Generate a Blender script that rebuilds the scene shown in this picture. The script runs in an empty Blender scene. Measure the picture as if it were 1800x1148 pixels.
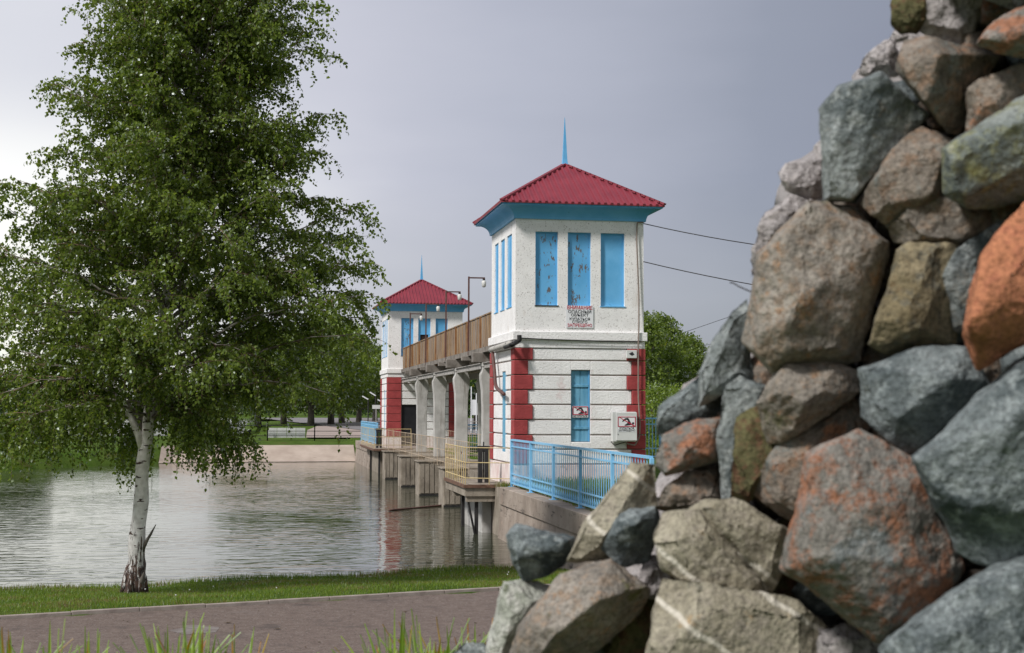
import bpy, bmesh, math, random
import numpy as np
from mathutils import Vector, Matrix, noise, Euler
random.seed(7); rng = np.random.default_rng(11)
R = math.radians
S = bpy.context.scene
COL = S.collection

# ---------------------------------------------------------------- camera
F_PX = 2500.0                       # focal length in pixels of the 1800 px wide photograph
CAM = Vector((0, 0, 3.56)); YAW = R(10.14); PITCH = R(3.32); ROLL = R(0.2)
MC = Matrix.Rotation(-YAW, 3, 'Z') @ Matrix.Rotation(R(90) + PITCH, 3, 'X') @ Matrix.Rotation(ROLL, 3, 'Z')
cd = bpy.data.cameras.new('camera'); cam = bpy.data.objects.new('camera', cd); COL.objects.link(cam)
cam.matrix_world = Matrix.Translation(CAM) @ MC.to_4x4()
cd.sensor_width = 36; cd.lens = 50; cd.clip_start = 0.1; cd.clip_end = 5000
cd.dof.use_dof = True; cd.dof.focus_distance = 41; cd.dof.aperture_fstop = 5.6
S.camera = cam

# ---------------------------------------------------------------- sky and sun
SUN_AZ, SUN_EL = R(-122), R(44)     # azimuth clockwise from +Y
w = bpy.data.worlds.new('World'); S.world = w; w.use_nodes = True
nt = w.node_tree; nt.nodes.clear()
def N(t, typ, **kw):
    n = t.nodes.new(typ)
    for k, v in kw.items():
        if k in ('op',): n.operation = v
        elif k == 'inp':
            for a, b in v.items(): n.inputs[a].default_value = b
        else: setattr(n, k, v)
    return n
def ramp(t, stops, fac=None):
    n = t.nodes.new('ShaderNodeValToRGB'); e = n.color_ramp.elements
    while len(e) < len(stops): e.new(0.5)
    for el, (p, c) in zip(e, stops):
        el.position = p
        if not hasattr(c, '__len__'): c = (c, c, c)
        el.color = tuple(c[:3]) + (1,)
    if fac is not None: t.links.new(fac, n.inputs[0])
    return n
L = nt.links
tc = N(nt, 'ShaderNodeTexCoord')
nrm = N(nt, 'ShaderNodeVectorMath', operation='NORMALIZE'); L.new(tc.outputs['Generated'], nrm.inputs[0])
ln = N(nt, 'ShaderNodeTexNoise', inp={'Scale': 2.2, 'Detail': 5.0, 'Roughness': 0.5})
mp = N(nt, 'ShaderNodeMapping', inp={'Scale': (1, 1, 3.2)}); L.new(nrm.outputs[0], mp.inputs[0]); L.new(mp.outputs[0], ln.inputs['Vector'])
gd = Vector((math.sin(R(-38)), math.cos(R(-38)), 0.05)).normalized()
dot = N(nt, 'ShaderNodeVectorMath', operation='DOT_PRODUCT'); dot.inputs[1].default_value = gd; L.new(nrm.outputs[0], dot.inputs[0])
m1 = N(nt, 'ShaderNodeMath', operation='MULTIPLY_ADD', inp={1: 0.5, 2: 0.5}); L.new(dot.outputs['Value'], m1.inputs[0])
nz = N(nt, 'ShaderNodeMath', operation='MULTIPLY_ADD', inp={1: 0.11, 2: -0.055}); L.new(ln.outputs[0], nz.inputs[0])
m2 = N(nt, 'ShaderNodeMath', operation='ADD'); L.new(m1.outputs[0], m2.inputs[0]); L.new(nz.outputs[0], m2.inputs[1])
base = ramp(nt, [(0.0, (.48, .49, .52)), (0.5, (.40, .41, .45)), (0.69, (.24, .26, .33)), (0.765, (.295, .32, .395)), (0.835, (.45, .47, .555)),
                 (0.877, (.56, .57, .65)), (0.935, (.68, .69, .75)), (1.0, (.84, .85, .87))], m2.outputs[0])
sep = N(nt, 'ShaderNodeSeparateXYZ'); L.new(nrm.outputs[0], sep.inputs[0])
# brighter, warmer break in the cloud low on the left
ez = N(nt, 'ShaderNodeMath', operation='MULTIPLY_ADD', inp={1: 0.10}); L.new(ln.outputs[0], ez.inputs[0]); L.new(sep.outputs[2], ez.inputs[2])
low = N(nt, 'ShaderNodeMapRange', inp={'From Min': 0.285, 'From Max': 0.20, 'To Min': 0, 'To Max': 1}); low.interpolation_type = 'SMOOTHSTEP'; L.new(ez.outputs[0], low.inputs[0])
side = N(nt, 'ShaderNodeMapRange', inp={'From Min': 0.86, 'From Max': 0.955}); side.interpolation_type = 'SMOOTHSTEP'; L.new(m2.outputs[0], side.inputs[0])
lm = N(nt, 'ShaderNodeMath', operation='MULTIPLY'); L.new(low.outputs[0], lm.inputs[0]); L.new(side.outputs[0], lm.inputs[1])
mixb = N(nt, 'ShaderNodeMix', data_type='RGBA'); L.new(lm.outputs[0], mixb.inputs[0]); L.new(base.outputs[0], mixb.inputs[6]); mixb.inputs[7].default_value = (1.0, 1.0, .98, 1)
# grey down the blue near the horizon
hz = N(nt, 'ShaderNodeMapRange', inp={'From Min': 0.16, 'From Max': 0.0, 'To Min': 0, 'To Max': 0.8}); L.new(sep.outputs[2], hz.inputs[0])
hm = N(nt, 'ShaderNodeMix', data_type='RGBA', blend_type='MULTIPLY'); L.new(hz.outputs[0], hm.inputs[0]); L.new(mixb.outputs[2], hm.inputs[6]); hm.inputs[7].default_value = (1.02, 1.01, 0.88, 1)
bg1 = N(nt, 'ShaderNodeBackground', inp={'Strength': 0.97}); L.new(hm.outputs[2], bg1.inputs[0])
sky = N(nt, 'ShaderNodeTexSky', sky_type='NISHITA'); sky.sun_disc = False; sky.sun_elevation = SUN_EL; sky.sun_rotation = SUN_AZ
bg2 = N(nt, 'ShaderNodeBackground', inp={'Strength': 0.05}); L.new(sky.outputs[0], bg2.inputs[0])
mixs = N(nt, 'ShaderNodeMixShader', inp={0: 0.08}); L.new(bg1.outputs[0], mixs.inputs[1]); L.new(bg2.outputs[0], mixs.inputs[2])
wo = N(nt, 'ShaderNodeOutputWorld'); L.new(mixs.outputs[0], wo.inputs[0])
sd = bpy.data.lights.new('sun', 'SUN'); sun = bpy.data.objects.new('sun', sd); COL.objects.link(sun)
sd.energy = 3.3; sd.angle = R(9); sd.color = (1, .965, .92)
sdir = Vector((math.sin(SUN_AZ) * math.cos(SUN_EL), math.cos(SUN_AZ) * math.cos(SUN_EL), math.sin(SUN_EL)))
sun.rotation_euler = sdir.to_track_quat('Z', 'Y').to_euler()
S.view_settings.view_transform = 'Standard'; S.view_settings.look = 'None'; S.view_settings.gamma = 1; S.view_settings.exposure = 0.2

# ---------------------------------------------------------------- measuring helpers
FWD = Vector((math.sin(YAW), math.cos(YAW), 0)); RGT = Vector((math.cos(YAW), -math.sin(YAW), 0))
def ray(px, py): return MC @ Vector(((px - 900) / F_PX, -(py - 574) / F_PX, -1))
def at(px, py, d): return CAM + ray(px, py) * d
def onz(px, py, z):
    r = ray(px, py); return CAM + r * ((z - CAM.z) / r.z)
def ony(px, py, y):
    r = ray(px, py); return CAM + r * ((y - CAM.y) / r.y)
def onx(px, py, x):
    r = ray(px, py); return CAM + r * ((x - CAM.x) / r.x)

# ---------------------------------------------------------------- materials
def mat(name, c1, c2=None, scale=4, rough=.85, bump=.3, bscale=40, spots=None, spec=.3, metal=0, stretch=(1, 1, 1), detail=6, bdist=.01, per_obj=False, lo=.35, hi=.65):
    m = bpy.data.materials.new(name); m.use_nodes = True; t = m.node_tree; l = t.links
    b = t.nodes['Principled BSDF']; b.inputs['Roughness'].default_value = rough; b.inputs['Metallic'].default_value = metal
    b.inputs['Specular IOR Level'].default_value = spec
    co = N(t, 'ShaderNodeTexCoord'); mpn = N(t, 'ShaderNodeMapping', inp={'Scale': stretch}); l.new(co.outputs['Object'], mpn.inputs[0])
    if per_obj:
        oi = N(t, 'ShaderNodeObjectInfo'); mm = N(t, 'ShaderNodeMath', operation='MULTIPLY', inp={1: 57.0}); l.new(oi.outputs['Random'], mm.inputs[0])
        cx = N(t, 'ShaderNodeCombineXYZ'); l.new(mm.outputs[0], cx.inputs[0]); l.new(mm.outputs[0], cx.inputs[1]); l.new(cx.outputs[0], mpn.inputs['Location'])
    vec = mpn.outputs[0]
    n1 = N(t, 'ShaderNodeTexNoise', inp={'Scale': scale, 'Detail': float(detail), 'Roughness': .6}); l.new(vec, n1.inputs['Vector'])
    c2 = c2 or c1
    r = ramp(t, [(lo, c1), (hi, c2)], n1.outputs[0]); out = r.outputs[0]
    for sp in (spots or []):   # (colour, scale, lo, hi, stretch)
        col, sc, a, bb = sp[:4]; st = sp[4] if len(sp) > 4 else (1, 1, 1)
        m3 = N(t, 'ShaderNodeMapping', inp={'Scale': st, 'Location': (sc * .37, 1.7, sc * .11)}); l.new(vec, m3.inputs[0])
        n3 = N(t, 'ShaderNodeTexNoise', inp={'Scale': sc, 'Detail': 7.0, 'Roughness': .74 if per_obj else .62}); l.new(m3.outputs[0], n3.inputs['Vector'])
        r3 = ramp(t, [(a, 0), (bb, 1)], n3.outputs[0])
        mx = N(t, 'ShaderNodeMix', data_type='RGBA'); l.new(r3.outputs[0], mx.inputs[0]); l.new(out, mx.inputs[6]); mx.inputs[7].default_value = tuple(col) + (1,)
        out = mx.outputs[2]
    l.new(out, b.inputs['Base Color'])
    if bump:
        n2 = N(t, 'ShaderNodeTexNoise', inp={'Scale': bscale, 'Detail': 4.0, 'Roughness': .65}); l.new(vec, n2.inputs['Vector'])
        bp = N(t, 'ShaderNodeBump', inp={'Strength': bump, 'Distance': bdist}); l.new(n2.outputs[0], bp.inputs['Height']); l.new(bp.outputs[0], b.inputs['Normal'])
    m['out'] = 0
    return m
RUST = (.20, .085, .03)
M = {}
M['stucco'] = mat('white_roughcast', (.78, .77, .765), (.87, .86, .855), 2.2, bump=.6, bscale=26, bdist=.02,
                  spots=[((.42, .40, .38), 24, .585, .655), ((.52, .44, .36), 1.3, .60, .78, (1, 1, .35)), ((.45, .42, .39), 7, .70, .8, (1, 1, .25))])
M['course'] = mat('white_painted_render', (.77, .76, .755), (.87, .86, .855), 1.6, bump=.7, bscale=22, bdist=.025,
                  spots=[((.46, .43, .41), 26, .59, .66), ((.55, .47, .42), 2.1, .62, .76), ((.70, .56, .55), 1.1, .60, .72)])
M['groove'] = mat('dirty_render', (.36, .30, .28), (.50, .43, .40), 5, bump=.4)
M['plinth'] = mat('pinkish_plinth_paint', (.66, .52, .50), (.80, .74, .71), 2.0, bump=.5, bscale=25, bdist=.02, spots=[((.36, .28, .22), 5, .62, .75)])
M['red'] = mat('red_painted_render', (.29, .046, .048), (.38, .064, .066), 3.2, rough=.75, bump=.7, bscale=22, bdist=.02, spots=[((.22, .03, .035), 14, .6, .7), ((.50, .15, .14), 3.5, .66, .8)])
M['roof'] = mat('crimson_sheet_metal', (.205, .030, .046), (.265, .040, .058), 1.4, rough=.5, bump=.1, spec=.4, spots=[((.25, .05, .055), 5, .62, .8)])
M['blue'] = mat('sky_blue_paint', (.10, .37, .66), (.15, .44, .74), 1.6, rough=.55, bump=.15, bscale=20, spots=[((.045, .21, .40), 6, .66, .76)])
M['blueflake'] = mat('flaking_blue_paint', (.10, .36, .65), (.14, .43, .74), 1.2, rough=.55, bump=.3, bscale=18,
                     spots=[((.13, .12, .12), 7, .588, .598, (1.5, 1.5, .6)), ((.30, .48, .60), 3, .62, .74, (1, 1, .5))])
M['bluewood'] = mat('weathered_blue_boards', (.10, .30, .46), (.17, .41, .58), 3, rough=.75, bump=.5, bscale=30, stretch=(3, 3, .4), spots=[((.10, .17, .22), 8, .64, .72)])
M['fence'] = mat('fence_blue_paint', (.18, .46, .72), (.25, .54, .79), 3, rough=.45, bump=.1, spots=[((.22, .20, .18), 9, .71, .76)])
M['concrete'] = mat('weathered_concrete', (.20, .17, .135), (.35, .305, .25), 1.6, bump=.5, bscale=18, bdist=.02,
                    spots=[((.10, .085, .07), 3.5, .57, .72, (1.4, 1.4, .16)), ((.13, .11, .09), 9, .62, .74)])
M['concrete_lt'] = mat('pale_column_concrete', (.36, .35, .33), (.54, .53, .51), 1.8, bump=.5, bscale=20, spots=[((.20, .185, .16), 3.0, .55, .72, (1.6, 1.6, .18))])
M['wallconc'] = mat('wing_wall_concrete', (.24, .195, .16), (.38, .32, .27), 1.2, bump=.6, bscale=16, bdist=.02,
                    spots=[((.09, .075, .065), 4.0, .58, .68, (.35, .35, 1.7)), ((.12, .10, .09), 11, .60, .72), ((.42, .30, .24), 1.7, .6, .75)])
M['slab'] = mat('bank_concrete', (.36, .29, .24), (.46, .38, .32), .9, bump=.3, spots=[((.17, .14, .11), 2.0, .66, .72, (.4, 1, 1))])
M['ryr'] = mat('rusty_yellow_paint', (.52, .40, .20), (.62, .50, .26), 6, rough=.6, bump=.1, spots=[(RUST, 5, .60, .66)])
M['ryr2'] = mat('faded_pinkish_rail_paint', (.42, .32, .22), (.55, .45, .34), 6, rough=.7, bump=0)
M['rust'] = mat('rusty_steel', (.11, .06, .042), (.19, .11, .075), 6, rough=.85, bump=.4)
M['dark'] = mat('blackened_steel', (.018, .018, .02), (.035, .033, .033), 5, rough=.6, bump=.2)
M['steel'] = mat('grey_steel_beam', (.27, .26, .245), (.40, .38, .36), 2.2, rough=.7, bump=.2, spots=[((.17, .12, .09), 4, .6, .72)])
M['brownpipe'] = mat('brown_pipe', (.09, .045, .04), (.14, .07, .06), 5, rough=.55, bump=.1)
M['greypipe'] = mat('lagged_pipe', (.34, .33, .31), (.56, .54, .50), 7, rough=.8, bump=.4, spots=[((.08, .075, .07), 4, .6, .66)])
M['wood'] = mat('weathered_timber', (.15, .078, .032), (.40, .26, .13), 1.3, rough=.9, bump=.6, bscale=30, stretch=(6, 6, .5),
                spots=[((.27, .23, .20), 1.1, .5, .56, (1, 1, .3)), ((.09, .05, .03), 2.2, .58, .64)], lo=.42, hi=.58)
M['woodpost'] = mat('rust_brown_post', (.20, .09, .04), (.31, .16, .07), 4, rough=.9, bump=.3)
M['black'] = mat('black_door_paint', (.012, .012, .015), (.02, .02, .024), 3, rough=.5, bump=.1)
M['hole'] = mat('dark_interior', (.02, .012, .010), (.035, .02, .016), 3, bump=0)
M['white'] = mat('white_sign_enamel', (.72, .73, .76), (.78, .79, .81), 3, rough=.4, bump=0)
M['boxgrey'] = mat('pale_grey_cabinet', (.56, .57, .56), (.66, .67, .66), 2, rough=.5, bump=.05, spots=[((.40, .36, .31), 5, .68, .78)])
M['signred'] = mat('sign_red', (.50, .02, .06), None, rough=.5, bump=0)
M['signblack'] = mat('sign_black', (.03, .03, .035), None, rough=.5, bump=0)
M['wire'] = mat('black_cable', (.03, .028, .028), None, rough=.6, bump=0)
M['conduit'] = mat('brown_conduit', (.20, .16, .14), (.28, .23, .20), 5, rough=.6, bump=.1)
M['asphalt'] = mat('reddish_grey_asphalt', (.128, .095, .082), (.185, .143, .122), 6, rough=.9, bump=.7, bscale=60, bdist=.012,
                   spots=[((.28, .25, .23), 30, .58, .66), ((.06, .048, .045), 26, .56, .64), ((.085, .068, .062), 1.1, .58, .70), ((.20, .165, .15), .5, .58, .7)])
M['road'] = mat('grey_road', (.17, .16, .165), (.23, .215, .22), .3, bump=.1)
M['farpath'] = mat('pinkish_path', (.30, .24, .21), (.38, .31, .28), .4, bump=.1)
M['kerb'] = mat('kerb_concrete', (.25, .205, .185), (.36, .31, .28), 4, bump=.4, spots=[((.14, .11, .09), 6, .6, .7)])
M['grass'] = mat('lawn', (.045, .085, .012), (.090, .140, .025), .9, rough=1, bump=.8, bscale=14, bdist=.06, spec=.05,
                 spots=[((.090, .085, .028), .7, .54, .70), ((.040, .032, .016), 2.3, .66, .76), ((.075, .15, .018), .45, .58, .7)])
M['bark'] = mat('grey_bark', (.07, .06, .05), (.17, .15, .13), 5, bump=.8, bscale=12, stretch=(3, 3, .5))
M['limb'] = mat('greyish_birch_limb', (.17, .145, .125), (.42, .39, .36), 5, bump=.3, lo=.45, hi=.62)
M['twig'] = mat('reddish_twig', (.10, .055, .04), (.19, .12, .09), 6, bump=0)
M['glassy'] = mat('lantern_glass', (.55, .56, .54), (.7, .7, .68), 6, rough=.3, bump=0)

def birch_bark():
    m = bpy.data.materials.new('birch_bark'); m.use_nodes = True; t = m.node_tree; l = t.links; b = t.nodes['Principled BSDF']
    b.inputs['Roughness'].default_value = .7
    co = N(t, 'ShaderNodeTexCoord'); sp = N(t, 'ShaderNodeSeparateXYZ'); l.new(co.outputs['Object'], sp.inputs[0])
    mA = N(t, 'ShaderNodeMapping', inp={'Scale': (5, 5, 16)}); l.new(co.outputs['Object'], mA.inputs[0])
    nA = N(t, 'ShaderNodeTexNoise', inp={'Scale': 1.0, 'Detail': 4.0}); l.new(mA.outputs[0], nA.inputs['Vector'])
    lent = ramp(t, [(.62, 0), (.64, 1)], nA.outputs[0])
    mB = N(t, 'ShaderNodeMapping', inp={'Scale': (26, 26, 3.4)}); l.new(co.outputs['Object'], mB.inputs[0])
    nB = N(t, 'ShaderNodeTexNoise', inp={'Scale': 1.0, 'Detail': 6.0, 'Roughness': .7}); l.new(mB.outputs[0], nB.inputs['Vector'])
    hg = N(t, 'ShaderNodeMapRange', inp={'From Min': .15, 'From Max': 1.25, 'To Min': .12, 'To Max': -.13}); l.new(sp.outputs[2], hg.inputs[0])
    ad = N(t, 'ShaderNodeMath', operation='ADD'); l.new(nB.outputs[0], ad.inputs[0]); l.new(hg.outputs[0], ad.inputs[1])
    rough = ramp(t, [(.53, 0), (.55, 1)], ad.outputs[0])
    mx = N(t, 'ShaderNodeMath', operation='MAXIMUM'); l.new(lent.outputs[0], mx.inputs[0]); l.new(rough.outputs[0], mx.inputs[1])
    nC = N(t, 'ShaderNodeTexNoise', inp={'Scale': 9.0, 'Detail': 3.0}); l.new(co.outputs['Object'], nC.inputs['Vector'])
    wh = ramp(t, [(.35, (.62, .59, .57)), (.6, (.86, .83, .82))], nC.outputs[0])
    dk = ramp(t, [(.4, (.035, .02, .018)), (.65, (.13, .075, .055))], nC.outputs[0])
    mi = N(t, 'ShaderNodeMix', data_type='RGBA'); l.new(mx.outputs[0], mi.inputs[0]); l.new(wh.outputs[0], mi.inputs[6]); l.new(dk.outputs[0], mi.inputs[7])
    l.new(mi.outputs[2], b.inputs['Base Color'])
    bp = N(t, 'ShaderNodeBump', inp={'Strength': .8, 'Distance': .02}); l.new(mx.outputs[0], bp.inputs['Height']); l.new(bp.outputs[0], b.inputs['Normal'])
    return m
M['birch'] = birch_bark()

def leafmat(name, dark, light, trans=.45, yellow=(.20, .22, .03)):
    m = bpy.data.materials.new(name); m.use_nodes = True; t = m.node_tree; l = t.links; t.nodes.remove(t.nodes['Principled BSDF'])
    at_ = N(t, 'ShaderNodeAttribute', attribute_name='tint')
    rr = ramp(t, [(0, dark), (.75, light), (1, yellow)], at_.outputs['Fac'])
    d = N(t, 'ShaderNodeBsdfDiffuse'); tr = N(t, 'ShaderNodeBsdfTranslucent'); g = N(t, 'ShaderNodeBsdfGlossy', inp={'Roughness': .42, 'Color': (.9, .95, 1, 1)})
    l.new(rr.outputs[0], d.inputs[0])
    hs = N(t, 'ShaderNodeHueSaturation', inp={'Value': 1.5, 'Saturation': 1.1}); l.new(rr.outputs[0], hs.inputs['Color']); l.new(hs.outputs[0], tr.inputs[0])
    a = N(t, 'ShaderNodeMixShader', inp={0: trans}); l.new(d.outputs[0], a.inputs[1]); l.new(tr.outputs[0], a.inputs[2])
    fr = N(t, 'ShaderNodeFresnel', inp={'IOR': 1.4}); fm = N(t, 'ShaderNodeMath', operation='MULTIPLY', inp={1: .22}); l.new(fr.outputs[0], fm.inputs[0])
    c = N(t, 'ShaderNodeMixShader'); l.new(fm.outputs[0], c.inputs[0]); l.new(a.outputs[0], c.inputs[1]); l.new(g.outputs[0], c.inputs[2])
    l.new(c.outputs[0], t.nodes['Material Output'].inputs[0]); return m
M['leaf_birch'] = leafmat('birch_leaf', (.068, .108, .017), (.205, .270, .052))
M['leaf_far'] = leafmat('far_leaf', (.072, .118, .022), (.19, .25, .05), .4)
M['leaf_dark'] = leafmat('dark_leaf', (.022, .045, .012), (.055, .095, .020), .25)
M['leaf_willow'] = leafmat('pale_leaf', (.10, .15, .025), (.22, .30, .05), .4)
M['blade'] = leafmat('grass_blade', (.085, .145, .018), (.22, .30, .05), .35, (.21, .17, .065))
M['lily'] = leafmat('strap_leaf', (.12, .22, .02), (.32, .44, .08), .4, (.42, .16, .02))

def watermat():
    m = bpy.data.materials.new('lake_water'); m.use_nodes = True; t = m.node_tree; l = t.links; b = t.nodes['Principled BSDF']
    b.inputs['Roughness'].default_value = .03; b.inputs['IOR'].default_value = 1.45
    b.inputs['Base Color'].default_value = (.050, .056, .034, 1)
    co = N(t, 'ShaderNodeTexCoord'); mA = N(t, 'ShaderNodeMapping', inp={'Scale': (.65, 1.6, 1), 'Rotation': (0, 0, R(10))}); l.new(co.outputs['Object'], mA.inputs[0])
    n1 = N(t, 'ShaderNodeTexNoise', inp={'Scale': 1.7, 'Detail': 2.5, 'Roughness': .45, 'Distortion': .6}); l.new(mA.outputs[0], n1.inputs['Vector'])
    n2 = N(t, 'ShaderNodeTexNoise', inp={'Scale': .12, 'Detail': 2.0}); l.new(co.outputs['Object'], n2.inputs['Vector'])
    st = ramp(t, [(.38, .35), (.62, 1.0)], n2.outputs[0])
    mm = N(t, 'ShaderNodeMath', operation='MULTIPLY'); l.new(n1.outputs[0], mm.inputs[0]); l.new(st.outputs[0], mm.inputs[1])
    bp = N(t, 'ShaderNodeBump', inp={'Strength': 1.0, 'Distance': .035}); l.new(mm.outputs[0], bp.inputs['Height']); l.new(bp.outputs[0], b.inputs['Normal'])
    return m
M['water'] = watermat()

# ---------------------------------------------------------------- object helpers
def tag(o, label=None, cat=None, group=None, kind=None):
    if label: o['label'] = label
    if cat: o['category'] = cat
    if group: o['group'] = group
    if kind: o['kind'] = kind
    return o
def empty(name, loc, label, cat, group=None, rz=0):
    o = bpy.data.objects.new(name, None); COL.objects.link(o); o.location = loc; o.rotation_euler = (0, 0, rz); o.empty_display_size = .2
    return tag(o, label, cat, group)
def link(name, me, parent=None, loc=(0, 0, 0), rot=(0, 0, 0)):
    o = bpy.data.objects.new(name, me); COL.objects.link(o); o.location = loc; o.rotation_euler = rot
    if parent: o.parent = parent
    return o
class MB:
    def __init__(s): s.v = []; s.f = []
    def add(s, vs, fs):
        k = len(s.v); s.v += [tuple(v) for v in vs]; s.f += [tuple(i + k for i in f) for f in fs]; return s
    def box(s, x0, x1, y0, y1, z0, z1):
        v = [(x, y, z) for z in (z0, z1) for y in (y0, y1) for x in (x0, x1)]
        return s.add(v, [(0, 2, 3, 1), (4, 5, 7, 6), (0, 1, 5, 4), (2, 6, 7, 3), (0, 4, 6, 2), (1, 3, 7, 5)])
    def bar(s, p, q, w=.04, h=.04, up=(0, 0, 1)):
        p = Vector(p); q = Vector(q); d = (q - p).normalized(); up = Vector(up)
        if abs(d.dot(up)) > .98: up = Vector((1, 0, 0))
        a = d.cross(up).normalized() * w / 2; b = a.normalized().cross(d).normalized() * h / 2
        v = [p - a - b, p + a - b, p + a + b, p - a + b, q - a - b, q + a - b, q + a + b, q - a + b]
        return s.add(v, [(0, 1, 2, 3), (7, 6, 5, 4), (0, 4, 5, 1), (1, 5, 6, 2), (2, 6, 7, 3), (3, 7, 4, 0)])
    def tube(s, pts, r, n=8):
        pts = [Vector(p) for p in pts]; rs = r if hasattr(r, '__len__') else [r] * len(pts)
        k = len(s.v); prev = None
        for i, p in enumerate(pts):
            d = (pts[min(i + 1, len(pts) - 1)] - pts[max(i - 1, 0)]).normalized()
            if prev is None: a = d.orthogonal().normalized()
            else:
                a = prev - d * prev.dot(d); a = a.normalized() if a.length > 1e-6 else d.orthogonal().normalized()
            prev = a; b = d.cross(a)
            for j in range(n):
                t = 2 * math.pi * j / n; s.v.append(tuple(p + (a * math.cos(t) + b * math.sin(t)) * rs[i]))
        for i in range(len(pts) - 1):
            for j in range(n):
                s.f.append((k + i * n + j, k + i * n + (j + 1) % n, k + (i + 1) * n + (j + 1) % n, k + (i + 1) * n + j))
        s.f.append(tuple(k + j for j in range(n))[::-1]); s.f.append(tuple(k + (len(pts) - 1) * n + j for j in range(n))); return s
    def mesh(s, name, m, smooth=False, bevel=0):
        me = bpy.data.meshes.new(name); me.from_pydata(s.v, [], s.f); me.update()
        if bevel:
            bm = bmesh.new(); bm.from_mesh(me); bmesh.ops.bevel(bm, geom=bm.edges[:], offset=bevel, segments=1, affect='EDGES'); bm.to_mesh(me); bm.free()
        me.materials.append(m)
        if smooth: me.polygons.foreach_set('use_smooth', [True] * len(me.polygons))
        return me
    def build(s, name, m, parent=None, smooth=False, bevel=0, loc=None):
        o = link(name, s.mesh(name, m, smooth, bevel))
        if parent:
            o.parent = parent
            if parent.parent is None and parent.type == 'EMPTY': o.location = -Vector(parent.location)
        if loc is not None: o.location = Vector(o.location) + Vector(loc)
        return o
def fast_mesh(name, verts, faces_n, idx, m, tint=None, smooth=False):
    me = bpy.data.meshes.new(name); nf = len(idx) // faces_n
    me.vertices.add(len(verts)); me.vertices.foreach_set('co', np.asarray(verts, dtype=np.float32).ravel())
    me.loops.add(len(idx)); me.loops.foreach_set('vertex_index', np.asarray(idx, dtype=np.int32))
    me.polygons.add(nf); me.polygons.foreach_set('loop_start', np.arange(0, nf * faces_n, faces_n, dtype=np.int32))
    me.update(calc_edges=True)
    if tint is not None:
        a = me.attributes.new('tint', 'FLOAT', 'POINT'); a.data.foreach_set('value', np.asarray(tint, dtype=np.float32))
    if smooth: me.polygons.foreach_set('use_smooth', [True] * nf)
    me.materials.append(m); return me
def text_mesh(s, size, m, name='lettering', bold=True):
    cu = bpy.data.curves.new(name, 'FONT'); cu.body = s; cu.size = size; cu.align_x = 'CENTER'; cu.offset = size * .006 if bold else 0; cu.extrude = .002; cu.resolution_u = 2
    o = bpy.data.objects.new(name, cu); COL.objects.link(o); bpy.context.view_layer.update()
    me = bpy.data.meshes.new_from_object(o.evaluated_get(bpy.context.evaluated_depsgraph_get())); bpy.data.objects.remove(o); bpy.data.curves.remove(cu)
    me.materials.clear(); me.materials.append(m); return me

# ---------------------------------------------------------------- shore lines and terrain
A0 = onz(0, 1046, 0); A1 = onz(900, 1003, 0)
K0 = onz(0, 1087, .5); K1 = onz(870, 1037, .5)
def line_sd(p0, p1):
    d = Vector((p1.x - p0.x, p1.y - p0.y)).normalized(); n = Vector((-d.y, d.x)); return d, n, Vector((p0.x, p0.y))
dA, nA_, oA = line_sd(A0, A1); dK, nK, oK = line_sd(K0, K1)
FARPTS = [onz(-900, 870, 0), onz(-300, 838, 0), onz(0, 829, 0), onz(130, 822, 0), onz(270, 815, 0), onz(310, 813, 0), onz(640, 811, 0)]
FX = [p.x for p in FARPTS]; FY = [p.y for p in FARPTS]
order = np.argsort(FX); FX = list(np.array(FX)[order]); FY = list(np.array(FY)[order])
def far_y(x): return float(np.interp(x, FX, FY))
def sm(a, b, x): t = min(1, max(0, (x - a) / (b - a))); return t * t * (3 - 2 * t)
DAMX = 7.0
def in_lake2(x, y):      # second sheet of water beyond the left bank
    s = onlat(x, y); d = x * FWD.x + y * FWD.y
    return d > 118 and d < 420 and s < -.165 * d - 2 + 3 * math.sin(d * .05)
def onlat(x, y): return x * RGT.x + y * RGT.y
def H(x, y):
    near = (Vector((x, y)) - oA).dot(nA_)
    kerb = (Vector((x, y)) - oK).dot(nK)
    # near land
    if kerb > 0: zn = .5 - .42 * sm(0, 1, (kerb) / max(.3, kerb + max(0, -near))) if near < 0 else 0
    elif kerb > -7: zn = .47
    else: zn = .47 + 1.53 * sm(-7, -14, kerb) if kerb < -7 else .47
    if near > 0: zn = -.05 - 1.2 * sm(0, 2.5, near)
    zn += .03 * math.sin(x * 1.3 + y * .7) * (1 if kerb > .3 and near < 0 else 0)
    # far land
    fy = far_y(x)
    f = y - fy
    zf = -1.3 if f < -1 else (-.05 + (1.0 * min(1, f / 2.3) + .3 * sm(2.2, 14, f)) if f > 0 else -.3)
    z = max(zn, zf) if y > 45 else zn
    d = x * FWD.x + y * FWD.y
    if d > 100 and in_lake2(x, y): z = .1
    # dam abutment / approach side
    if x >= DAMX:
        if 44.3 < y < 78.5 and x < 9.2: z = -1.3
        elif y < 84: t = sm(17, 27, y); z = max(z, .47 * (1 - t) + 1.38 * t) if y < 27 else 1.38
        else: z = max(z, 1.33)
    if d > 420: z = max(z, 1.3) + 3 * sm(500, 1500, d)
    return z
xs = sorted(set([-900, -600, -400, -300, -220, -170, -130] + list(np.arange(-100, -30, 3.0)) + list(np.arange(-30, 6.6, .55)) + [6.62, 6.98, 7.02, 7.6, 8.4, 9.1, 9.3] + list(np.arange(11, 40, 2.0)) + list(np.arange(42, 120, 6.0)) + [150, 200, 300, 450, 700, 1000]))
ys = sorted(set([-60, -30, -15, -6] + list(np.arange(-2, 36, .55)) + list(np.arange(36, 80, 2.0)) + list(np.arange(80, 125, .7)) + list(np.arange(125, 200, 4.0)) + list(np.arange(200, 440, 12.0)) + [480, 560, 700, 900, 1300, 1900, 2600]))
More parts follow.
